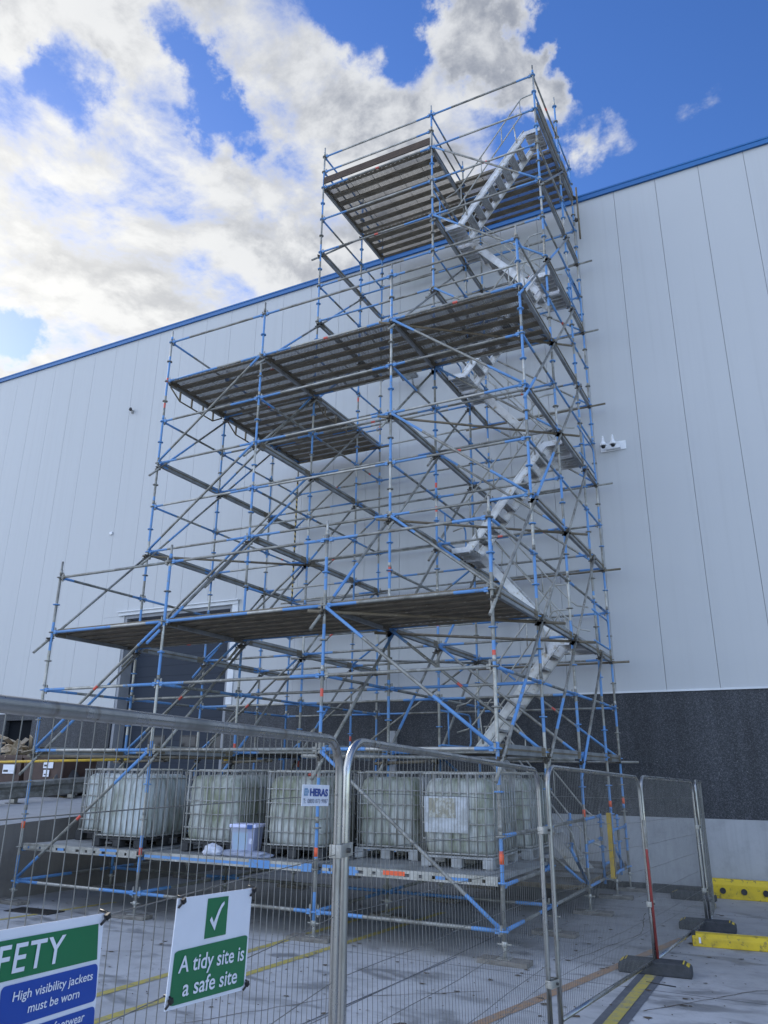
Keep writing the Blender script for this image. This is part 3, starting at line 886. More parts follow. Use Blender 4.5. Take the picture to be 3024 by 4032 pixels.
# aluminium stair flights, zig-zag between columns C and D
def flight(bot, top, y0, y1, up_to_right, zb=None):
    zb = Z(bot)+.06 if zb is None else zb; zt = Z(top)+.06
    xl, xr = -2.50, -.07
    mb = MB(); A = M['alu']; pad = .40
    if up_to_right: xb, xt = xl+pad, xr-pad
    else: xb, xt = xr-pad, xl+pad
    sgn = 1 if up_to_right else -1
    for yy in (y0, y1-.035):
        mb.bar((xb-sgn*.02, yy+.0175, zb-.045), (xt+sgn*.02, yy+.0175, zt-.045), .035, .165, A)
        mb.bar((xb-sgn*.02, yy+.0175, zb+.042), (xt+sgn*.02, yy+.0175, zt+.042), .055, .008, A)
        mb.bar((xb-sgn*.02, yy+.0175, zb-.132), (xt+sgn*.02, yy+.0175, zt-.132), .055, .008, A)
    fl = part(mb, 'stair_flight', scaf)
    def sub(m_, nm):
        o = m_.build(nm); o.parent = fl; return o
    # landing pads at both ends
    for xe, dirx, zz in ((xb, -sgn, zb), (xt, sgn, zt)):
        m_ = MB(); x0, x1 = sorted((xe, xe+dirx*pad))
        m_.box((x0, y0, zz-.012), (x1, y1, zz), A)
        m_.box((x0, y0-.004, zz-.11), (x1, y0+.018, zz-.0125), A); m_.box((x0, y1-.018, zz-.11), (x1, y1+.004, zz-.0125), A)
        for k in range(4):
            yy = y0+.1+k*(y1-y0-.2)/3; m_.box((x0+.01, yy-.012, zz-.075), (x1-.01, yy+.012, zz-.0125), A)
        sub(m_, 'landing')
    n = 8
    for k in range(1, n+1):
        t = k/(n+1); x = xb+(xt-xb)*t; z = zb+(zt-zb)*t-.02; m_ = MB()
        m_.box((x-.085, y0+.036, z-.004), (x+.085, y1-.036, z), A)
        m_.box((x-.085, y0+.036, z-.05), (x-.080, y1-.036, z-.0045), A); m_.box((x+.080, y0+.036, z-.05), (x+.085, y1-.036, z-.0045), A)
        for q in (-.04, 0, .04): m_.box((x+q-.006, y0+.036, z-.025), (x+q+.006, y1-.036, z-.0045), A)
        sub(m_, 'tread')
    m_ = MB(); yy = y0-.02 if y0 < 5.3 else y1+.02
    d = Vector((xt-xb, 0, zt-zb)).normalized()
    for h in (.52, 1.0):
        pts = [Vector((xb-sgn*.35, yy, zb+h-.16)), Vector((xb-sgn*.12, yy, zb+h-.10)), Vector((xb, yy, zb+h)), Vector((xt, yy, zt+h)), Vector((xt+sgn*.12, yy, zt+h+.02)), Vector((xt+sgn*.35, yy, zt+h+.02))]
        m_.path(pts, .0165, M['galv_light'], 8)
    for t in (.02, .35, .68, .98):
        x = xb+(xt-xb)*t; z = zb+(zt-zb)*t; m_.tube((x, yy, z+.5), (x, yy, z+1.0), .013, M['galv_light'], 8)
    for t in (.1, .9):
        x = xb+(xt-xb)*t; z = zb+(zt-zb)*t; m_.tube((x, yy, z-.05), (x-sgn*.05, yy, z+.5), .015, M['galv_light'], 8)
    sub(m_, 'handrail')
    # inner string rail
    m_ = MB(); yi = y1+.02 if y0 < 5.3 else y0-.02
    pts = [Vector((xb, yi, zb+.1)), Vector((xb+sgn*.1, yi, zb+.62)), Vector((xt-sgn*.05, yi, zt+.60)), Vector((xt+sgn*.06, yi, zt+.45)), Vector((xt+sgn*.06, yi, zt))]
    m_.path(pts, .0165, M['galv_light'], 8); sub(m_, 'inner_rail')
FY, BY = (4.74, 5.38), (5.52, 6.16)
for k, (bot, top) in enumerate(((6, 2), (10, 6), (14, 10), (18, 14), (22, 18), (26, 22), (30, 26))):
    right = k % 2 == 0
    flight(bot, top, *(FY if right else BY), right)
flight(34, 30, *BY, False)

# ------------------------------------------------------------------ sole boards under the base plates
for (c, r) in TOPS:
    x, y = X[c], Y[r]; m_ = MB(); h = zg(y)
    a = rng.uniform(-.12, .12)
    mt = Matrix.Rotation(a, 4, 'Z')
    ln = .30
    m_.box((-ln, -.115, 0), (ln, .115, .052), M['board'], mt)
    o = m_.build('sole_board'); o.location = (x+rng.uniform(-.06, .06), y+rng.uniform(-.02, .02), h+.001)
    rowtxt = {1: 'front', 2: 'second', 3: 'third', 4: 'fourth', 5: 'last'}[r]; coltxt = {'A': 'left end', 'B': 'second from the left', 'C': 'third from the left', 'D': 'right end'}[c]
    tag(o, f'grey timber sole board, {rowtxt} row of legs, {coltxt}', 'sole board', 'sole boards under the scaffold legs')
    smooth_bevel(o, .006)

# ------------------------------------------------------------------ warehouse
WY = 7.75
wh = thing('warehouse', (-10, 9, 0), 'tall pale grey clad warehouse with dark plinth and blue roof edge behind the scaffold', 'warehouse')
PT, EV = 3.62, 16.36
x = 1.02-1.035*58; k = 0
while x < 32:
    x1 = x+1.035
    segs = [(PT, EV)]
    cuts = [(x+.004, x1-.004, PT, EV)]
    if x1 > -14.6 and x < -10.45:
        cuts = [(x+.004, x1-.004, 6.42, EV)]
        if x < -14.62: cuts.append((x+.004, -14.605, PT, 6.416))
        if x1 > -10.43: cuts.append((-10.445, x1-.004, PT, 6.416))
    m_ = MB()
    if True:
        for xa, xb, za, zb in cuts: m_.box((xa, WY, za), (xb, WY+.10, zb), M['panel'])
        o = part(m_, 'wall_panel', wh)
    x = x1
m_ = MB()
m_.box((-60, WY+.105, PT), (-14.6, WY+.35, EV), M['dark_in']); m_.box((-10.45, WY+.105, PT), (32, WY+.35, EV), M['dark_in']); m_.box((-14.6, WY+.105, 6.42), (-10.45, WY+.35, EV), M['dark_in'])
part(m_, 'panel_backing', wh)
m_ = MB(); m_.box((-60, WY+.52, .2), (32, WY+70, EV-.05), M['roof']); part(m_, 'hall', wh)
m_ = MB(); m_.box((-60.1, WY-.06, EV), (32.1, WY+.5, EV+.16), M['roof_blue']); m_.box((-60.1, WY-.075, EV+.13), (32.1, WY-.0605, EV+.175), M['roof_blue'])
part(m_, 'roof_trim', wh)
m_ = MB()
for xa, xb in ((-60, -19.2), (-18.0, -14.62), (-10.43, 32)): m_.box((xa, WY-.02, 1.18), (xb, WY+.3, PT-.02), M['plinth'])
m_.box((-19.2, WY-.02, 1.18), (-18.0, WY+.3, 1.6), M['plinth']); m_.box((-19.2, WY-.02, 3.40), (-18.0, WY+.3, PT-.02), M['plinth'])
part(m_, 'plinth', wh)
m_ = MB(); m_.box((-60, WY-.045, PT-.019), (-14.62, WY+.0, PT+.02), M['white_trim']); m_.box((-10.43, WY-.045, PT-.019), (32, WY+.0, PT+.02), M['white_trim']); part(m_, 'drip_trim', wh)
m_ = MB(); m_.box((-60, WY-.05, -.6), (-14.62, WY+.3, 1.179), M['base_wall']); m_.box((-10.43, WY-.05, -.6), (32, WY+.3, 1.179), M['base_wall']); m_.box((-14.62, WY-.05, -.6), (-10.43, WY+.3, 1.10), M['base_wall']); part(m_, 'base_wall', wh)
m_ = MB(); m_.box((-19.2, WY+.12, 1.6), (-18.0, WY+.2, 3.40), M['dark_in']); part(m_, 'window', wh, 'dark square window in the plinth')
m_ = MB()
for xa in (-14.6, -10.55): m_.box((xa, WY+.02, 1.1), (xa+.1, WY+.48, 6.42), M['reveal'])
m_.box((-14.5, WY+.02, 6.32), (-10.55, WY+.48, 6.42), M['reveal'])
part(m_, 'door_reveal', wh)
m_ = MB(); m_.box((-14.80, WY-.06, 6.42), (-10.25, WY-.003, 6.52), M['white_trim']); m_.box((-14.84, WY-.12, 6.52), (-10.21, WY-.003, 6.55), M['white_trim']); m_.box((-10.45, WY-.03, 3.66), (-10.25, WY-.003, 6.42), M['white_trim'])
part(m_, 'door_trim', wh)
m_ = MB(); m_.box((-14.5, WY+.42, 1.12), (-10.55, WY+.47, 6.32), M['door']); door = part(m_, 'dock_door', wh, 'dark slate sectional dock door with small oval windows')
for xc in (-13.2, -12.0, -10.85):
    m_ = MB(); m_.box((xc-.32, WY+.405, 2.52), (xc+.32, WY+.425, 2.90), M['black']); m_.box((xc-.26, WY+.40, 2.57), (xc+.26, WY+.4045, 2.85), M['darkglass'])
    o = m_.build('door_window'); o.parent = door; smooth_bevel(o, .06, 3)
# rendered column on the plinth
m_ = MB(); m_.box((-5.42, WY-.14, 1.0), (-5.22, WY-.021, 2.9), M['base_wall']); part(m_, 'wall_pier', wh)

# ------------------------------------------------------------------ things fixed to the wall
cc = thing('security_camera', (.38, 7.75, 9.15), 'white bracket with two dome security cameras on the wall right of the scaffold', 'security camera')
m_ = MB(); m_.box((.12, 7.725, 9.13), (.70, 7.749, 9.35), M['white']); m_.box((.24, 7.66, 9.16), (.58, 7.7245, 9.33), M['white']); o = part(m_, 'bracket', cc); smooth_bevel(o, .01)
for cx in (.23, .45):
    m_ = MB(); m_.path([(cx, 7.66, 9.30), (cx, 7.56, 9.42), (cx, 7.49, 9.43), (cx, 7.47, 9.36)], .02, M['white'], 10)
    m_.lathe((cx, 7.47, 9.22), [(.022, .16), (.028, .09), (.062, .03), (.074, -.01), (.074, -.035)], M['white'], 20); h = part(m_, 'camera_housing', cc)
    m_ = MB(); m_.lathe((cx, 7.47, 9.183), [(.052, 0), (.050, -.02), (.040, -.046), (.02, -.058), (.003, -.061)], M['darkglass'], 20); o = m_.build('dome'); o.parent = h
fl = thing('floodlight', (-4.75, 7.7, 12.2), 'small grey floodlight on a bracket under the middle scaffold deck', 'floodlight')
m_ = MB(); m_.obox((-4.75, 7.35, 12.2), (.24, 0, 0), (0, .17, -.05), (0, .01, .035), M['steel_grey']); o = part(m_, 'lamp_body', fl); smooth_bevel(o, .015)
m_ = MB(); m_.obox((-4.75, 7.343, 12.163), (.20, 0, 0), (0, .14, -.041), (0, .0005, .002), M['label']); part(m_, 'lamp_glass', fl)
m_ = MB(); m_.path([(-4.68, 7.45, 12.15), (-4.68, 7.55, 11.95), (-4.68, 7.74, 11.92)], .025, M['steel_grey'], 8); m_.box((-4.75, 7.70, 11.83), (-4.6, 7.748, 12.0), M['steel_grey']); part(m_, 'bracket', fl)
se = thing('wall_sensor', (-15.36, 7.75, 13.5), 'small black sensor high on the wall left of the scaffold', 'sensor')
m_ = MB(); m_.box((-15.40, 7.69, 13.45), (-15.32, 7.749, 13.55), M['steel_grey']); part(m_, 'back_box', se)
m_ = MB(); m_.lathe((-15.36, 7.62, 13.54), [(.02, .07), (.045, .05), (.055, 0), (.04, -.04), (.01, -.055)], M['black'], 14); part(m_, 'sensor_head', se)
m_ = MB(); m_.box((-15.68, 7.70, 9.15), (-15.57, 7.749, 9.25), M['white'])
o = tag(m_.build('junction_box'), 'small pale box on the wall left of the scaffold, lower one', 'junction box'); smooth_bevel(o, .01)

# ------------------------------------------------------------------ ramp with barrier, bins and bollards on the left
def zr(y): return 1.09+.045*y
m_ = MB(); xa, xb, ya, yb = -26.0, -8.75, -7.0, 7.68
for (x_, y_) in ((xa, ya), (xb, ya), (xb, yb), (xa, yb)): m_.v.append((x_, y_, zr(y_)))
for (x_, y_) in ((xa, ya), (xb, ya), (xb, yb), (xa, yb)): m_.v.append((x_, y_, -.4))
m_.face([0, 1, 2, 3], M['ramp'])
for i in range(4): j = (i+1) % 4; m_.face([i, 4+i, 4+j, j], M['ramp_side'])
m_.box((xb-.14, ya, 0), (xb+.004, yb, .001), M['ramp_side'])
tag(m_.build('ramp'), kind='structure')

ar = thing('crash_barrier', (-12.6, 3, 1.25), 'grey steel corrugated crash barrier along the concrete ramp at the left', 'crash barrier')
m_ = MB(); prof = [(-.0, .0), (.055, .03), (.055, .09), (-.0, .14), (0, .19), (.055, .24), (.055, .31), (0, .34)]
ys_ = (-3.0, 2.0, 6.2); 
for yy in ys_:
    for px_, pz in prof: m_.v.append((-12.5+px_*1.6+.0*yy, yy, zr(yy)+.10+pz*1.1))
n = len(prof)
for i in range(len(ys_)-1):
    for k in range(n-1): m_.face([i*n+k, (i+1)*n+k, (i+1)*n+k+1, i*n+k+1], M['galv'])
o = part(m_, 'beam', ar); md = o.modifiers.new('thick', 'SOLIDIFY'); md.thickness = .008
m_ = MB()
for yy in (-2, -.2, 1.6, 3.2, 4.8):
    m_.box((-12.66, yy-.05, zr(yy)), (-12.515, yy+.05, zr(yy)+.44), M['galv']); m_.box((-12.72, yy-.12, zr(yy)), (-12.36, yy+.12, zr(yy)+.012), M['iron'])
part(m_, 'post', ar)

for k, (bx, by, w, lab) in enumerate(((-15.12, 5.2, 1.42, 'brown steel bin heaped with broken pallet wood by the ramp'), (-13.56, 5.2, 1.38, 'brown bin with two white notices right of the wood-filled bin'))):
    b = thing('waste_bin', (bx, by, zr(by)), lab, 'bin', 'brown bins on the ramp')
    m_ = MB(); h = .93
    lo = [(-w/2, -.5), (w/2, -.5), (w/2, .5), (-w/2, .5)]; t_ = 1.06
    for z_, s_ in ((.12, .94), (h, t_)):
        for px_, py in lo: m_.v.append((px_*s_, py*s_, z_))
    for i in range(4): j = (i+1) % 4; m_.face([i, j, 4+j, 4+i], M['brown'])
    m_.face([3, 2, 1, 0], M['brown']); o = m_.build('bin_body', b); md = o.modifiers.new('thick', 'SOLIDIFY'); md.thickness = .03
    m_ = MB()
    for a_, c_ in (((-w/2*t_-.03, -.55), (w/2*t_+.03, -.5)), ((-w/2*t_-.03, .5), (w/2*t_+.03, .56)), ((-w/2*t_-.03, -.5), (-w/2*t_+.03, .5)), ((w/2*t_-.03, -.5), (w/2*t_+.03, .5))):
        m_.box((*a_, h-.03), (*c_, h+.04), M['brown'])
    m_.build('rim', b)
    for q in (-1, 1):
        m_ = MB(); m_.lathe((q*w*.38, -.35, .07), [(.07, -.03), (.07, .03)], M['black'], 12, (1, 0, 0)); m_.build('wheel', b)
    for (px_, pz, ww, hh) in (((.10, .52, .46, .22),) if k == 0 else ((.02, .66, .34, .20), (.05, .46, .20, .16))):
        m_ = MB(); yf = -.525; m_.box((px_, yf-.012, pz), (px_+ww, yf-.004, pz+hh), M['sign_white']); m_.box((px_+.03, yf-.0145, pz+.04), (px_+ww*.45, yf-.0125, pz+hh*.42), M['black'])
        m_.box((px_+ww*.55, yf-.0145, pz+.06), (px_+ww*.9, yf-.0125, pz+hh*.3), M['label_torn']); m_.build('notice', b)
wr = random.Random(8)
for k in range(20):
    m_ = MB(); L = wr.uniform(.5, 1.15)
    m_.box((-L/2, -.055, -.013), (L/2, .055, .013), M['wood'])
    o = m_.build('pallet_plank'); o.location = (-15.2+wr.uniform(-.55, .5), 5.1+wr.uniform(-.4, .3), zr(5.2)+.95+.019*k)
    o.rotation_euler = (wr.uniform(-.9, .5), wr.uniform(-.5, .4), wr.uniform(-1.0, 1.0))
    tag(o, 'splintered pale pallet plank in the heap on the brown bin', 'plank', 'broken pallet planks heaped on the bin')
for k, (bx, by, lab) in enumerate(((-12.98, 5.5, 'black bollard with yellow bands left of the tanks, beside the brown bin'), (-9.55, 6.9, 'black bollard with yellow top behind the scaffold in front of the dock door'))):
    b = thing('bollard', (bx, by, zr(by)), lab, 'bollard', 'black and yellow bollards')
    m_ = MB(); m_.lathe((0, 0, 0), [(.12, 0), (.12, .92), (.10, .95)], M['black'], 18); m_.build('post', b)
    m_ = MB(); m_.lathe((0, 0, .80), [(.124, 0), (.124, .10), (.122, .11)], M['yellow'], 18); m_.build('top_band', b)
    m_ = MB(); m_.lathe((0, 0, .22), [(.124, 0), (.124, .10), (.122, .11)], M['yellow'], 18); m_.build('lower_band', b)
b = thing('cable_drum', (-12.98, 4.95, zr(4.95)), 'black rounded drum with a yellow stripe leaning beside the brown bin', 'drum')
m_ = MB(); m_.lathe((0, 0, .33), [(.05, -.14), (.30, -.13), (.33, -.10), (.33, .10), (.30, .13), (.05, .14)], M['black'], 24, (.8, -.6, .15)); m_.build('drum_body', b)
m_ = MB(); m_.lathe((0, 0, .33), [(.335, -.025), (.335, .025)], M['yellow'], 24, (.8, -.6, .15)); m_.build('stripe', b)

# ------------------------------------------------------------------ water tanks in cages on the base deck
def rbox(m_, lo, hi, r, mtl, seg=4, bulge=0.0):
    """box with rounded vertical edges and softened top and bottom"""
    x0, y0, z0 = lo; x1, y1, z1 = hi
    lv = [(z0, .06, 0), (z0+.03, .015, 0), (z0+.07, 0, 0)]
    N = 9
    for i in range(1, N): lv.append((z0+.07+(z1-z0-.16)*i/N, 0, (.5-.5*math.cos(2*math.pi*i*3/N))*bulge))
    lv += [(z1-.10, .004, 0), (z1-.055, .022, 0), (z1-.025, .05, 0), (z1-.008, .085, 0), (z1, .13, 0)]
    rings = []
    for z, ins, bg_ in lv:
        ring = []
        for cx, cy, a0 in ((x1-r, y1-r, 0), (x0+r, y1-r, 90), (x0+r, y0+r, 180), (x1-r, y0+r, 270)):
            for k in range(seg+1):
                a = R(a0+90*k/seg); e = -ins+bg_
                ring.append((cx+(r+e)*math.cos(a), cy+(r+e)*math.sin(a), z))
        rings.append(len(m_.v)); m_.v += ring
    n = 4*(seg+1)
    for i in range(len(rings)-1):
        for k in range(n): k2 = (k+1) % n; m_.face([rings[i]+k, rings[i]+k2, rings[i+1]+k2, rings[i+1]+k], mtl, True)
    m_.face([rings[-1]+k for k in range(n)], mtl); m_.face([rings[0]+n-1-k for k in range(n)], mtl)


def tank(px_, py, rz, body, pallet, label, hbars=True, lab=None, cap=True):
    cap = px_ == -3.72
    b = thing('water_tank', (px_, py, .834), label, 'tank', 'caged plastic water tanks on the base deck', rz)
    w, dp = .98, 1.18      # X, Y ; origin at the front left corner
    m_ = MB()
    for xx in (0, w/2-.07, w-.14):
        for yy in (0, dp/2-.07, dp-.14): m_.box((xx, yy, .012), (xx+.14, yy+.14, .115), pallet)
    m_.box((0, 0, .1155), (w, dp, .145), pallet)
    for xx in (0, w/2-.05, w-.10): m_.box((xx, 0, 0), (xx+.10, dp, .0115), pallet)
    o = m_.build('pallet', b); smooth_bevel(o, .008)
    m_ = MB(); rbox(m_, (.028, .028, .15), (w-.028, dp-.028, 1.085), .17, body, 5, .016); bt = m_.build('tank_body', b)
    if cap:
        m_ = MB(); m_.lathe((w/2, dp/2, 1.085), [(.10, 0), (.10, .03), (.08, .045)], M['red_cap'], 18); m_.build('cap', b)
    m_ = MB(); rr = .09; G = M['cage']
    def ring(z, rad):
        pts = []
        for cx, cy, a0 in ((w-rr, dp-rr, 0), (rr, dp-rr, 90), (rr, rr, 180), (w-rr, rr, 270)):
            for k in range(4): a = R(a0+90*k/3); pts.append((cx+rr*math.cos(a), cy+rr*math.sin(a), z))
        m_.path(pts, rad, G, 6, True)
    ring(.17, .013); ring(1.145, .014)
    if hbars:
        for z in (.34, .53, .72, .91): ring(z, .0105)
    else:
        ring(1.02, .008)
    for k in range(8):
        t = .08+k*(w-.16)/7
        for yy in (-.006, dp+.006): m_.tube((t, yy, .15), (t, yy, 1.14), .0105, G, 6)
    for k in range(9):
        t = .09+k*(dp-.18)/8
        for xx in (-.006, w+.006): m_.tube((xx, t, .15), (xx, t, 1.14), .0105, G, 6)
    for yy in (.32, .86): m_.bar((0, yy, 1.16), (w, yy, 1.16), .03, .018, G)
    m_.build('cage', b)
    if lab == 'big':
        m_ = MB(); m_.box((.06, -.022, .42), (.66, -.017, .86), M['label']); m_.build('label_plate', b)
        m_ = MB(); m_.box((.13, -.028, .60), (.50, -.0225, .84), M['label_torn']); m_.build('torn_label', b)
    return b


TC, TG, PB, PG = M['tank_clean'], M['tank_green'], M['pallet_black'], M['pallet_grey']
tank(-6.92, .26, .04, TC, PB, 'leftmost front tank, cleaner bluish plastic, on a black pallet', False)
tank(-8.05, .93, -.03, TC, PB, 'pale tank set back at the left end, behind the leftmost front tank')
tank(-5.22, .38, .03, TG, PB, 'grey-green stained tank on a black pallet, behind the clear box')
tank(-3.72, .38, .06, TG, PB, 'algae-streaked tank behind the hire plate, on a black pallet')
tank(-2.56, 1.02, .03, TG, PG, 'green stained tank on a grey pallet, set back just right of the fence joint')
tank(-1.30, .55, .05, TG, PG, 'nearest right tank with a torn label, on a grey pallet', True, 'big')
tank(-6.05, 1.72, .0, TG, PB, 'tank in the second row, seen between the two left front tanks')
tank(-4.35, 1.8, .02, TG, PB, 'tank in the second row, behind the gap between the middle tanks')
tank(-1.25, 2.0, .0, TG, PG, 'second-row tank behind the torn-label tank')

b = thing('storage_box', (-4.02, .42, .90), 'clear plastic storage box with lilac lid and green contents on the deck edge', 'storage box', None, .18)
m_ = MB(); w, dp, h = .38, .30, .31
def taper(m_, w, dp, z0, z1, s0, mtl):
    b0 = len(m_.v)
    for z, s_ in ((z0, s0), (z1, 1)):
        for px_, py in ((-w/2, -dp/2), (w/2, -dp/2), (w/2, dp/2), (-w/2, dp/2)): m_.v.append((px_*s_, py*s_, z))
    for q in ((0, 1, 5, 4), (1, 2, 6, 5), (2, 3, 7, 6), (3, 0, 4, 7), (3, 2, 1, 0), (4, 5, 6, 7)): m_.face([b0+i for i in q], mtl)
taper(m_, w, dp, 0, h, .86, M['clearbox']); m_.build('box_body', b)
m_ = MB(); m_.box((-w/2-.02, -dp/2-.02, h+.001), (w/2+.02, dp/2+.02, h+.05), M['lilac']); o = m_.build('lid', b); smooth_bevel(o, .012)
m_ = MB(); m_.box((.08, -dp/2-.032, h-.01), (.16, -dp/2-.021, h+.045), M['navy']); m_.build('clip', b)
m_ = MB(); taper(m_, w*.62, dp*.8, .02, h*.8, .9, M['teal']); o = m_.build('contents', b); o.location = (-.05, 0, 0)
m_ = MB(); taper(m_, w*.24, dp*.8, .02, h*.95, .9, M['navy']); m_.box((-.02, -dp*.41, .10), (.04, -dp*.405, .17), M['sign_white']); o = m_.build('contents', b); o.location = (.115, 0, 0)
def bundle(px_, py, pz, sx, sy, sz, mtl, label, seed):
    bm = bmesh.new(); bmesh.ops.create_icosphere(bm, subdivisions=4, radius=1)
    from mathutils import noise as mn
    for v in bm.verts:
        n_ = mn.noise(v.co*1.7+Vector((seed, 0, 0)))*.28+abs(mn.noise(v.co*4.1+Vector((0, seed, 0))))*.22
        v.co *= (1+n_); v.co.z = max(v.co.z, -.55)
        v.co.x *= sx; v.co.y *= sy; v.co.z *= sz
    me = bpy.data.meshes.new('plastic_bag'); bm.to_mesh(me); bm.free(); me.materials.append(mtl)
    for p in me.polygons: p.use_smooth = True
    o = bpy.data.objects.new('plastic_bag', me); COL.objects.link(o); o.location = (px_, py, pz)
    return tag(o, label, 'bag')
bundle(-4.48, .24, .885, .15, .11, .09, M['bag'], 'crumpled white plastic bag on the deck edge left of the clear box', 1.2)
bundle(-3.98, .32, .862, .42, .16, .055, M['grey_bag'], 'flat grey plastic sack lying under the clear storage box', 4.4)

# ------------------------------------------------------------------ fence
def zf(y): return zg(y)
def panel(p, q, ztop_p, ztop_q, label, wires=68, wob=0.0, seed=1, corner=.16, bow=0.0, flip=1):
    p, q = Vector((*p, 0)), Vector((*q, 0)); d = (q-p); L = d.length; d.normalize(); nrm = Vector((d.y, -d.x, 0))
    b = thing('mesh_fence', (p.x, p.y, zf(p.y)), label, 'fence panel', 'round-top mesh fence panels')
    rg = random.Random(seed)
    def at(s, z, off=0.0):
        v = p+d*s+nrm*(off+bow*math.sin(math.pi*s/L)); v.z = z; return v
    def top(s): return ztop_p+(ztop_q-ztop_p)*s/L
    def bot(s): return top(s)-1.90
    zb0, zb1 = zf(p.y)+.02, zf(q.y)+.02
    m_ = MB(); pts = [at(0, zb0), at(0, zb0+.5), at(0, top(0)-corner-.4), at(0, top(0)-corner)]
    for k in range(1, 9): a = k/8*math.pi/2; pts.append(at(corner*(1-math.cos(a)), top(0)-corner+corner*math.sin(a)))
    for k in range(1, 8): pts.append(at(corner+(L-2*corner)*k/8, top(L*k/8)))
    for k in range(0, 9): a = k/8*math.pi/2; pts.append(at(L-corner+corner*math.sin(a), top(L)-corner+corner*math.cos(a)))
    pts += [at(L, top(L)-corner-.4), at(L, zb1+.5), at(L, zb1)]
    m_.path(pts, .020, M['fence'], 14)
    m_.path([at(.018, bot(0)), at(L*.5, bot(L/2)), at(L-.018, bot(L))], .0195, M['fence'], 10)
    part(m_, 'tube_frame', b)
    m_ = MB()
    wx = [ (k+.5)*L/wires for k in range(wires)]
    for k, s in enumerate(wx):
        zt = top(s)-.004
        if s < corner: zt = top(s)-corner+math.sqrt(max(0, corner**2-(corner-s)**2))
        if s > L-corner: zt = top(s)-corner+math.sqrt(max(0, corner**2-(corner-(L-s))**2))
        ph = rg.uniform(0, 6.28); pw_ = rg.uniform(.1, 1)*wob*.5
        pp = []
        for j in range(9):
            z = bot(s)+(zt-bot(s))*j/8
            pp.append(at(s+pw_*math.sin(j*1.1+ph)+wob*.6*math.sin(j*.8+s*.7), z, wob*2.2*math.sin(j*.55+s*1.3)*math.sin(math.pi*j/8)))
        m_.path(pp, .0015, M['wire'], 5, cap=False)
    z = .30
    k = 0
    while z < 1.8:
        pp = []
        for j in range(25):
            s = .02+(L-.04)*j/24
            pp.append(at(s, bot(s)+z+wob*1.0*math.sin(s*2.1+k)+wob*.5*math.sin(s*5+k*2), .0035+wob*2.2*math.sin(z*2.4+s*1.3)*math.sin(math.pi*z/1.9)))
        m_.path(pp, .0019, M['wire'], 5, cap=False); z += .25 if k else .11; k += 1
    part(m_, 'wire_mesh', b)
    return b


PA, PB_ = (1.365, -5.95), (1.77, -8.32)
u = (Vector(PB_)-Vector((1.36, -5.93))).normalized()
P0e = Vector((1.36, -5.93))+u*3.45+u*.27; P0s = Vector((1.36, -5.93))+u*.29
panel(P0s, P0e, 2.150, 2.150, 'nearest fence panel carrying the safety signs, its top rail across the left of the photo', 66, .0012, 2)
F1 = (1.385, -6.105); F2 = (1.275, -2.62)
panel(F1, F2, 2.150, 2.035, 'second fence panel, wavy mesh, in front of the right hand tanks', 66, .0055, 3)
F3 = (1.33, -2.52); F4 = (1.565, .47)
panel(F3, F4, 2.055, 1.965, 'third fence panel, in front of the stair foot, ending at the red taped post', 66, .003, 4)
F5 = (1.575, .55); F6 = (1.765, 3.75)
panel(F5, F6, 1.965, 1.90, 'fourth fence panel, far end standing by the far foot block', 66, .002, 5)
panel((1.80, 3.85), (1.42, 7.15), 1.90, 1.84, 'last fence panel seen edge-on, bulging beside the wall', 60, .002, 6, bow=.10)
# red taped tube leaning on the third joint
m_ = MB(); m_.tube((1.600, .475, zg(.4)+.14), (1.588, .44, 1.50), .014, M['galv'], 10, [(0, M['dull_red']), (.78, M['galv'])])
tag(m_.build('leaning_pole'), 'red and grey pole leaning on the fence joint between third and fourth panels', 'pole')


def clamp(px_, py, z, ang, label):
    b = thing('fence_clamp', (px_, py, z), label, 'fence clamp', 'clamps joining the fence panels', ang)
    m_ = MB(); m_.box((-.075, -.028, -.028), (.075, -.022, .028), M['galv_light']); m_.box((-.075, .022, -.028), (.075, .028, .028), M['galv_light']); m_.box((-.082, -.028, -.028), (-.0755, .028, .028), M['galv_light']); m_.box((.0755, -.028, -.028), (.082, .028, .028), M['galv_light'])
    o = m_.build('clamp_band', b); smooth_bevel(o, .006)
    m_ = MB(); m_.lathe((0, -.028, 0), [(.011, -.016), (.011, .07)], M['iron'], 6, (0, 1, 0)); m_.build('bolt', b)
cx, cy = (P0s.x+F1[0])/2, (P0s.y+F1[1])/2-.045
clamp(cx, cy+.045, 1.672, R(100), 'steel clamp joining the two nearest fence panels at the middle of the photo')
clamp((F2[0]+F3[0])/2, (F2[1]+F3[1])/2, .42, R(75), 'low steel clamp joining second and third fence panels')
clamp((F2[0]+F3[0])/2, (F2[1]+F3[1])/2, 1.55, R(75), 'upper steel clamp joining second and third fence panels')
clamp((F4[0]+F5[0])/2, (F4[1]+F5[1])/2, .62, R(85), 'steel clamp low on the red taped fence joint')
clamp(1.78, 3.8, 1.25, R(85), 'upper clamp on the farthest fence joint'); clamp(1.78, 3.8, .40, R(85), 'lower clamp on the farthest fence joint')


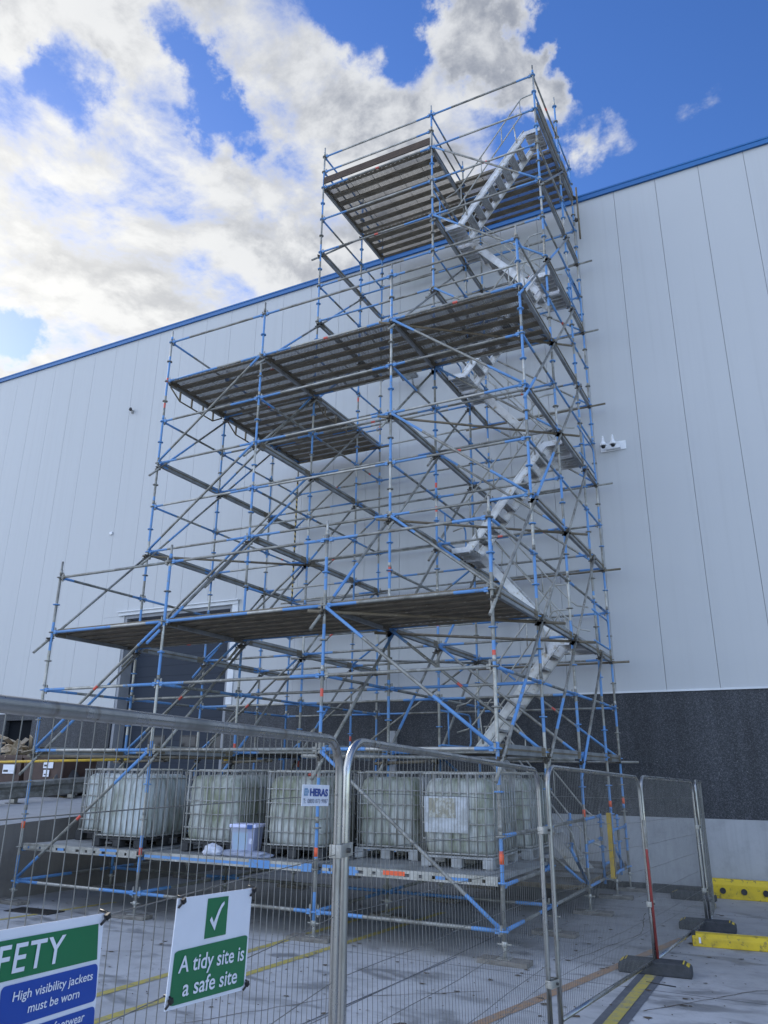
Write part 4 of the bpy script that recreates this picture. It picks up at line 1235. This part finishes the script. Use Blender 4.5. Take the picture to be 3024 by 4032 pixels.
def foot(px_, py, rz, label):
    b = thing('rubber_ballast', (px_, py, zg(py)), label, 'fence foot', 'black rubber fence feet', rz)
    m_ = MB(); L, w, h = .38, .115, .135
    pts = [(-L, 0), (L, 0), (L, h*.7), (L-.07, h), (-L+.07, h), (-L, h*.7)]
    n = len(pts)
    for yy in (-w, w):
        for px2, pz in pts: m_.v.append((px2, yy, pz))
    m_.face([i for i in range(n)], M['rubber']); m_.face([2*n-1-i for i in range(n)], M['rubber'])
    for i in range(n): j = (i+1) % n; m_.face([i, n+i, n+j, j], M['rubber'])
    o = m_.build('rubber_block', b); smooth_bevel(o, .015)
    for s_ in (-1, 1):
        m_ = MB(); x0, x1 = sorted((s_*(L-.02), s_*(L-.085)))
        zz = lambda xx: h*.7+(L-abs(xx))/.07*h*.3 if abs(xx) > L-.07 else h
        m_.v = [(x0, -.09, zz(x0)+.004), (x1, -.09, zz(x1)+.004), (x1, .09, zz(x1)+.004), (x0, .09, zz(x0)+.004)]; m_.face([0, 1, 2, 3], M['yellow_rubber'])
        o = m_.build('reflector', b); md = o.modifiers.new('thick', 'SOLIDIFY'); md.thickness = .003
    return b
foot(1.57, .43, .06, 'black rubber fence foot nearest the camera at the red taped joint')
foot(1.78, 3.64, .04, 'black rubber fence foot with yellow corners at the far fence joint')
foot(1.22, 6.85, -.05, 'black rubber fence foot against the warehouse base wall')
foot(1.33, -3.05, .05, 'black rubber fence foot below the joint of second and third panels')
foot(1.36, -5.85, .05, 'black rubber fence foot below the joint of the two nearest panels')

# ------------------------------------------------------------------ signs on the nearest panel
def fit_text(txt, x0, y0, width, caph, mtl, parent, frame, bold=.0, name='lettering', space=1.0):
    """letters as a mesh: base line at y0, left at x0, scaled to width and capital height"""
    cu = bpy.data.curves.new('t', 'FONT'); cu.body = txt; cu.size = 1.0; cu.offset = bold; cu.space_character = space; cu.extrude = 0.0; cu.resolution_u = 4
    tob = bpy.data.objects.new('t', cu); COL.objects.link(tob)
    dg = bpy.context.evaluated_depsgraph_get(); me = bpy.data.meshes.new_from_object(tob.evaluated_get(dg))
    COL.objects.unlink(tob); bpy.data.objects.remove(tob)
    xs_ = [v.co.x for v in me.vertices]; mn_, mx_ = min(xs_), max(xs_)
    sx = width/(mx_-mn_); sy = caph/.70
    for v in me.vertices:
        v.co = Vector((x0+(v.co.x-mn_)*sx, y0+v.co.y*sy, .0))
    me.materials.clear(); me.materials.append(mtl)
    o = bpy.data.objects.new(name, me); COL.objects.link(o); o.parent = parent; o.location = (0, 0, frame)
    return o


def roundrect(x0, y0, x1, y1, r, n=5):
    pts = []
    for cx, cy, a0 in ((x1-r, y1-r, 0), (x0+r, y1-r, 90), (x0+r, y0+r, 180), (x1-r, y0+r, 270)):
        for k in range(n+1): a = R(a0+90*k/n); pts.append((cx+r*math.cos(a), cy+r*math.sin(a)))
    return pts


def sheet(name, parent, pts, z, mtl, th=.0012):
    m_ = MB(); m_.poly([(a, b_, z) for a, b_ in pts], mtl, th, (0, 0, 1)); return m_.build(name, parent)


du = -u; nrm = Vector((-u.y, u.x, 0)).normalized()
if nrm.x < 0: nrm = -nrm
du3 = Vector((du.x, du.y, 0))
def signroot(name, s, z, ang, label, off=.016):
    """origin at the lower left corner of the sign, x to the right as seen, y up"""
    o = Vector((1.36, -5.93, 0))+Vector((u.x, u.y, 0))*s+nrm*off; o.z = z
    xa = du3*math.cos(ang)+Vector((0, 0, 1))*math.sin(ang); ya = -du3*math.sin(ang)+Vector((0, 0, 1))*math.cos(ang)
    e = bpy.data.objects.new(name, None); COL.objects.link(e); e.empty_display_size = .05
    e.matrix_world = Matrix(((xa.x, ya.x, nrm.x, o.x), (xa.y, ya.y, nrm.y, o.y), (xa.z, ya.z, nrm.z, o.z), (0, 0, 0, 1)))
    return tag(e, label, 'sign')


def tie(parent, x_, y_):
    m_ = MB(); m_.path([(x_-.010, y_-.012, .004), (x_, y_, .009), (x_+.010, y_+.014, .004), (x_+.006, y_+.018, -.016)], .0035, M['blacktie'], 6)
    m_.obox((x_+.004, y_+.006, .010), (.006, .003, 0), (-.003, .006, 0), (0, 0, .005), M['blacktie']); m_.build('cable_tie', parent)


# tidy site sign
sg = signroot('safety_sign', 1.65, 1.38, -.110, 'white and green tidy site sign with a tick, hanging on the near fence panel')
TL, TRr, BRr = (-.012, .280), (.466, .302), (.490, .0)
sheet('sign_board', sg, [(0, 0), BRr, TRr, TL], 0, M['sign_white'], .003)
sheet('tick_panel', sg, [(.170, .166), (.305, .171), (.296, .281), (.164, .276)], .0022, M['sign_green'])
gp = []
for a_, b_ in roundrect(0, 0, 1, 1, .055):
    b2 = b_
    L_ = Vector((.015, .009)).lerp(Vector((.009, .144)), b2); R_ = Vector((.473, .011)).lerp(Vector((.464, .161)), b2); q = L_.lerp(R_, a_); gp.append((q.x, q.y))
sheet('green_panel', sg, gp, .0022, M['sign_green'])
m_ = MB(); m_.poly([(a_, b_, .004) for a_, b_ in ((.186, .216), (.196, .226), (.213, .209), (.222, .222), (.236, .244), (.252, .260), (.268, .267), (.270, .259), (.254, .246), (.240, .224), (.224, .186))][::-1], M['sign_white'])
m_.build('tick', sg)
fit_text('A tidy site is', .037, .0885, .411, .042, M['sign_white'], sg, .0042, .012)
fit_text('a safe site', .076, .0275, .338, .042, M['sign_white'], sg, .0042, .012)
tie(sg, .0, .268); tie(sg, .460, .290); tie(sg, .004, .018); tie(sg, .478, .012)

# large site safety sign, cut by the photo's left edge; origin lower left
W_, H_ = .72, .40
tr_s, tr_z, an = 1.975, 1.672, -.056
ox = tr_s + (W_*math.cos(an)) + H_*math.sin(-an)*-1*-1
sg = signroot('safety_sign', tr_s+W_*math.cos(an)+H_*math.sin(an)*-1*-1*-1, tr_z-H_*math.cos(an)-W_*math.sin(an), an, 'large white sign with green and blue panels, cut by the lower left corner')
def q_(a_, b_): return (W_+a_, H_+b_)        # coordinates measured from the top right corner
sheet('sign_board', sg, [(0, 0), (W_+.035, 0), (W_, H_), (-.03, H_)], 0, M['sign_white'], .003)
sheet('green_panel', sg, [q_(-.68, -.098), q_(-.006, -.100), q_(-.021, -.021), q_(-.69, -.021)], .0022, M['sign_green'])
def shear_rr(x0, y0, x1, y1, r=.012):
    return [(W_+a_-b_*.14-.012, H_+b_) for a_, b_ in roundrect(x0, y0, x1, y1, r)]
sheet('blue_panel', sg, shear_rr(-.325, -.190, -.003, -.109), .0022, M['sign_blue'])
sheet('blue_panel', sg, shear_rr(-.325, -.290, -.003, -.201), .0022, M['sign_blue'])
sheet('blue_panel', sg, shear_rr(-.665, -.190, -.34, -.109), .0022, M['sign_blue'])
sheet('blue_panel', sg, shear_rr(-.665, -.290, -.34, -.201), .0022, M['sign_blue'])
fit_text('SAFETY', W_-.148-.318, H_-.086, .325, .056, M['sign_white'], sg, .0042, .010, space=1.12)
fit_text('High visibility jackets', W_-.284, H_-.141, .268, .018, M['sign_white'], sg, .0042, .010)
fit_text('must be worn', W_-.230, H_-.171, .172, .018, M['sign_white'], sg, .0042, .010)
fit_text('footwear', W_-.134, H_-.224, .108, .018, M['sign_white'], sg, .0042, .010)
tie(sg, W_-.004, H_-.012)

# hire company plate
sg = signroot('hire_plate', .74, 1.878, -.036, 'small white fence hire plate with blue lettering near the top of the near fence panel', .010)
sheet('plate', sg, [(0, 0), (.297, .0), (.300, .086), (.004, .083)], 0, M['sign_white'], .002)
fit_text('HERAS', .079, .0405, .202, .0275, M['ink_blue'], sg, .0022, .045)
fit_text('T:', .013, .0115, .024, .017, M['ink_grey'], sg, .0022, .02)
fit_text('0800 073 9987', .056, .0115, .226, .017, M['ink_grey'], sg, .0022, .0)
m_ = MB(); g3 = [(.018, .040), (.056, .040), (.058, .050), (.066, .052), (.064, .062), (.054, .064), (.052, .069), (.020, .068)]
m_.poly([(a_, b_, .0022) for a_, b_ in g3], M['ink_pale'], .0008, (0, 0, 1))
for yy in (.046, .053, .060): m_.box((.02, yy, .0023), (.055, yy+.0015, .0026), M['sign_white'])
m_.build('emblem', sg)

# ------------------------------------------------------------------ yellow kerbs on the right
def kerb(px_, py, rz, L, w, h, label, holes=False, tilt=0.0):
    b = thing('rubber_kerb', (px_, py, zg(py)), label, 'kerb', None, rz)
    m_ = MB(); prof = [(-w, 0), (w, 0), (w, h*.72), (w*.6, h), (-w*.6, h), (-w, h*.72)]
    n = len(prof)
    for xx in (0, L):
        for a_, b_ in prof: m_.v.append((xx, a_, b_))
    m_.face([n-1-i for i in range(n)], M['yellow_rubber']); m_.face([n+i for i in range(n)], M['yellow_rubber'])
    for i in range(n): j = (i+1) % n; m_.face([i, j, n+j, n+i], M['yellow_rubber'])
    o = m_.build('kerb_body', b); smooth_bevel(o, .012)
    if holes:
        for k in range(14):
            m_ = MB(); m_.lathe((.18+k*.36, -w-.001, h*.42), [(.052, -.004), (.052, .02)], M['black'], 16, (0, -1, 0)); m_.lathe((.18+k*.36, -w-.006, h*.42), [(.022, -.002), (.022, .014)], M['iron'], 6, (0, -1, 0)); m_.build('bolt_hole', b)
    else:
        m_ = MB(); m_.box((-.004, -w*.8, h*.35), (.045, w*.8, h*1.02), M['black']); m_.build('end_cap', b)
        m_ = MB(); m_.box((.08, -w-.006, h*.3), (.105, -w-.001, h*.75), M['sign_white']); m_.build('reflector', b)
kerb(1.72, 2.42, .10, 4.5, .13, .145, 'near yellow rubber kerb on the yard right of the fence')
kerb(1.50, 7.42, .0, 6.0, .10, .33, 'far yellow kerb with round bolt holes against the base wall', True)
m_ = MB()
for k in range(5):
    x_ = -8.4+k*2.2
    m_.box((x_, 7.52, zg(7.5)), (x_+2.1, 7.68, zg(7.5)+.14), M['rubber'])
tag(m_.build('wheel_stop'), 'long low black rubber wheel stop along the foot of the base wall', 'wheel stop')
def crack(pts, seed):
    b = MB(); rr_ = random.Random(seed); P_ = []
    for (xa, ya), (xb, yb) in zip(pts[:-1], pts[1:]):
        for k in range(14): t = k/14; P_.append((xa+(xb-xa)*t+rr_.uniform(-.018, .018), ya+(yb-ya)*t+rr_.uniform(-.018, .018)))
    for i, (px_, py) in enumerate(P_):
        w_ = rr_.uniform(.002, .007)
        b.v.append((px_-w_, py+w_*.4, zg(py)+.004)); b.v.append((px_+w_, py-w_*.4, zg(py)+.004))
    for i in range(len(P_)-1): b.face([2*i, 2*i+1, 2*i+3, 2*i+2], M['litter'])
    return tag(b.build('pavement_crack'), kind='structure')
crack(((-1.9, -4.2), (-.9, -2.2), (.3, -1.2)), 1); crack(((1.7, -1.2), (2.6, .2), (3.4, .6)), 2); crack(((-5.2, -2.4), (-3.9, -1.6), (-2.9, -1.9)), 3); crack(((.6, .6), (1.0, 2.8), (.7, 4.9)), 4)
# drain grating on the left
b = thing('drain_cover', (-7.3, -.35, zg(-.3)+.003), 'dark slotted drain cover set in the yard by the ramp', 'drain cover', None, .1)
m_ = MB(); m_.box((-.42, -.18, 0), (.42, -.15, .012), M['iron']); m_.box((-.42, .15, 0), (.42, .18, .012), M['iron'])
for k in range(18): m_.box((-.42+k*.047, -.15, 0), (-.42+k*.047+.022, .15, .011), M['iron'])
m_.build('grating', b)
m_ = MB(); m_.box((-.42, -.15, -.002), (.42, .15, .001), M['black']); m_.build('frame', b)
# litter: leaves, grit, twigs
m_ = MB(); lr = random.Random(21)
for k in range(1150):
    if lr.random() < .7: x_, y_ = lr.uniform(-4.5, 2.6), lr.uniform(-5.2, 7.3)
    else: x_, y_ = lr.uniform(-8, 2.4), lr.gauss(.6, 2.0)
    if y_ > 7.4: continue
    s_ = lr.choice((.006, .008, .010, .012, .012, .016, .02, .03, .045)); a = lr.uniform(0, 6.28); z_ = zg(y_)+.003
    n = lr.choice((4, 5, 6)); c0 = len(m_.v)
    m_.v += [(x_+s_*math.cos(a+6.28*j/n)*lr.uniform(.5, 1.2), y_+s_*math.sin(a+6.28*j/n)*lr.uniform(.3, .9), z_+lr.uniform(0, .008)) for j in range(n)]
    m_.face([c0+j for j in range(n)], M['litter'])
tag(m_.build('leaf_litter'), 'dead leaves and grit scattered over the yard', 'litter', kind='stuff')
m_ = MB(); m_.tube((1.55, -.05, zg(0)+.008), (1.85, -.10, zg(0)+.008), .006, M['black'], 6)
tag(m_.build('steel_rod'), 'short dark rod lying on the yard beside the near fence foot', 'rod')
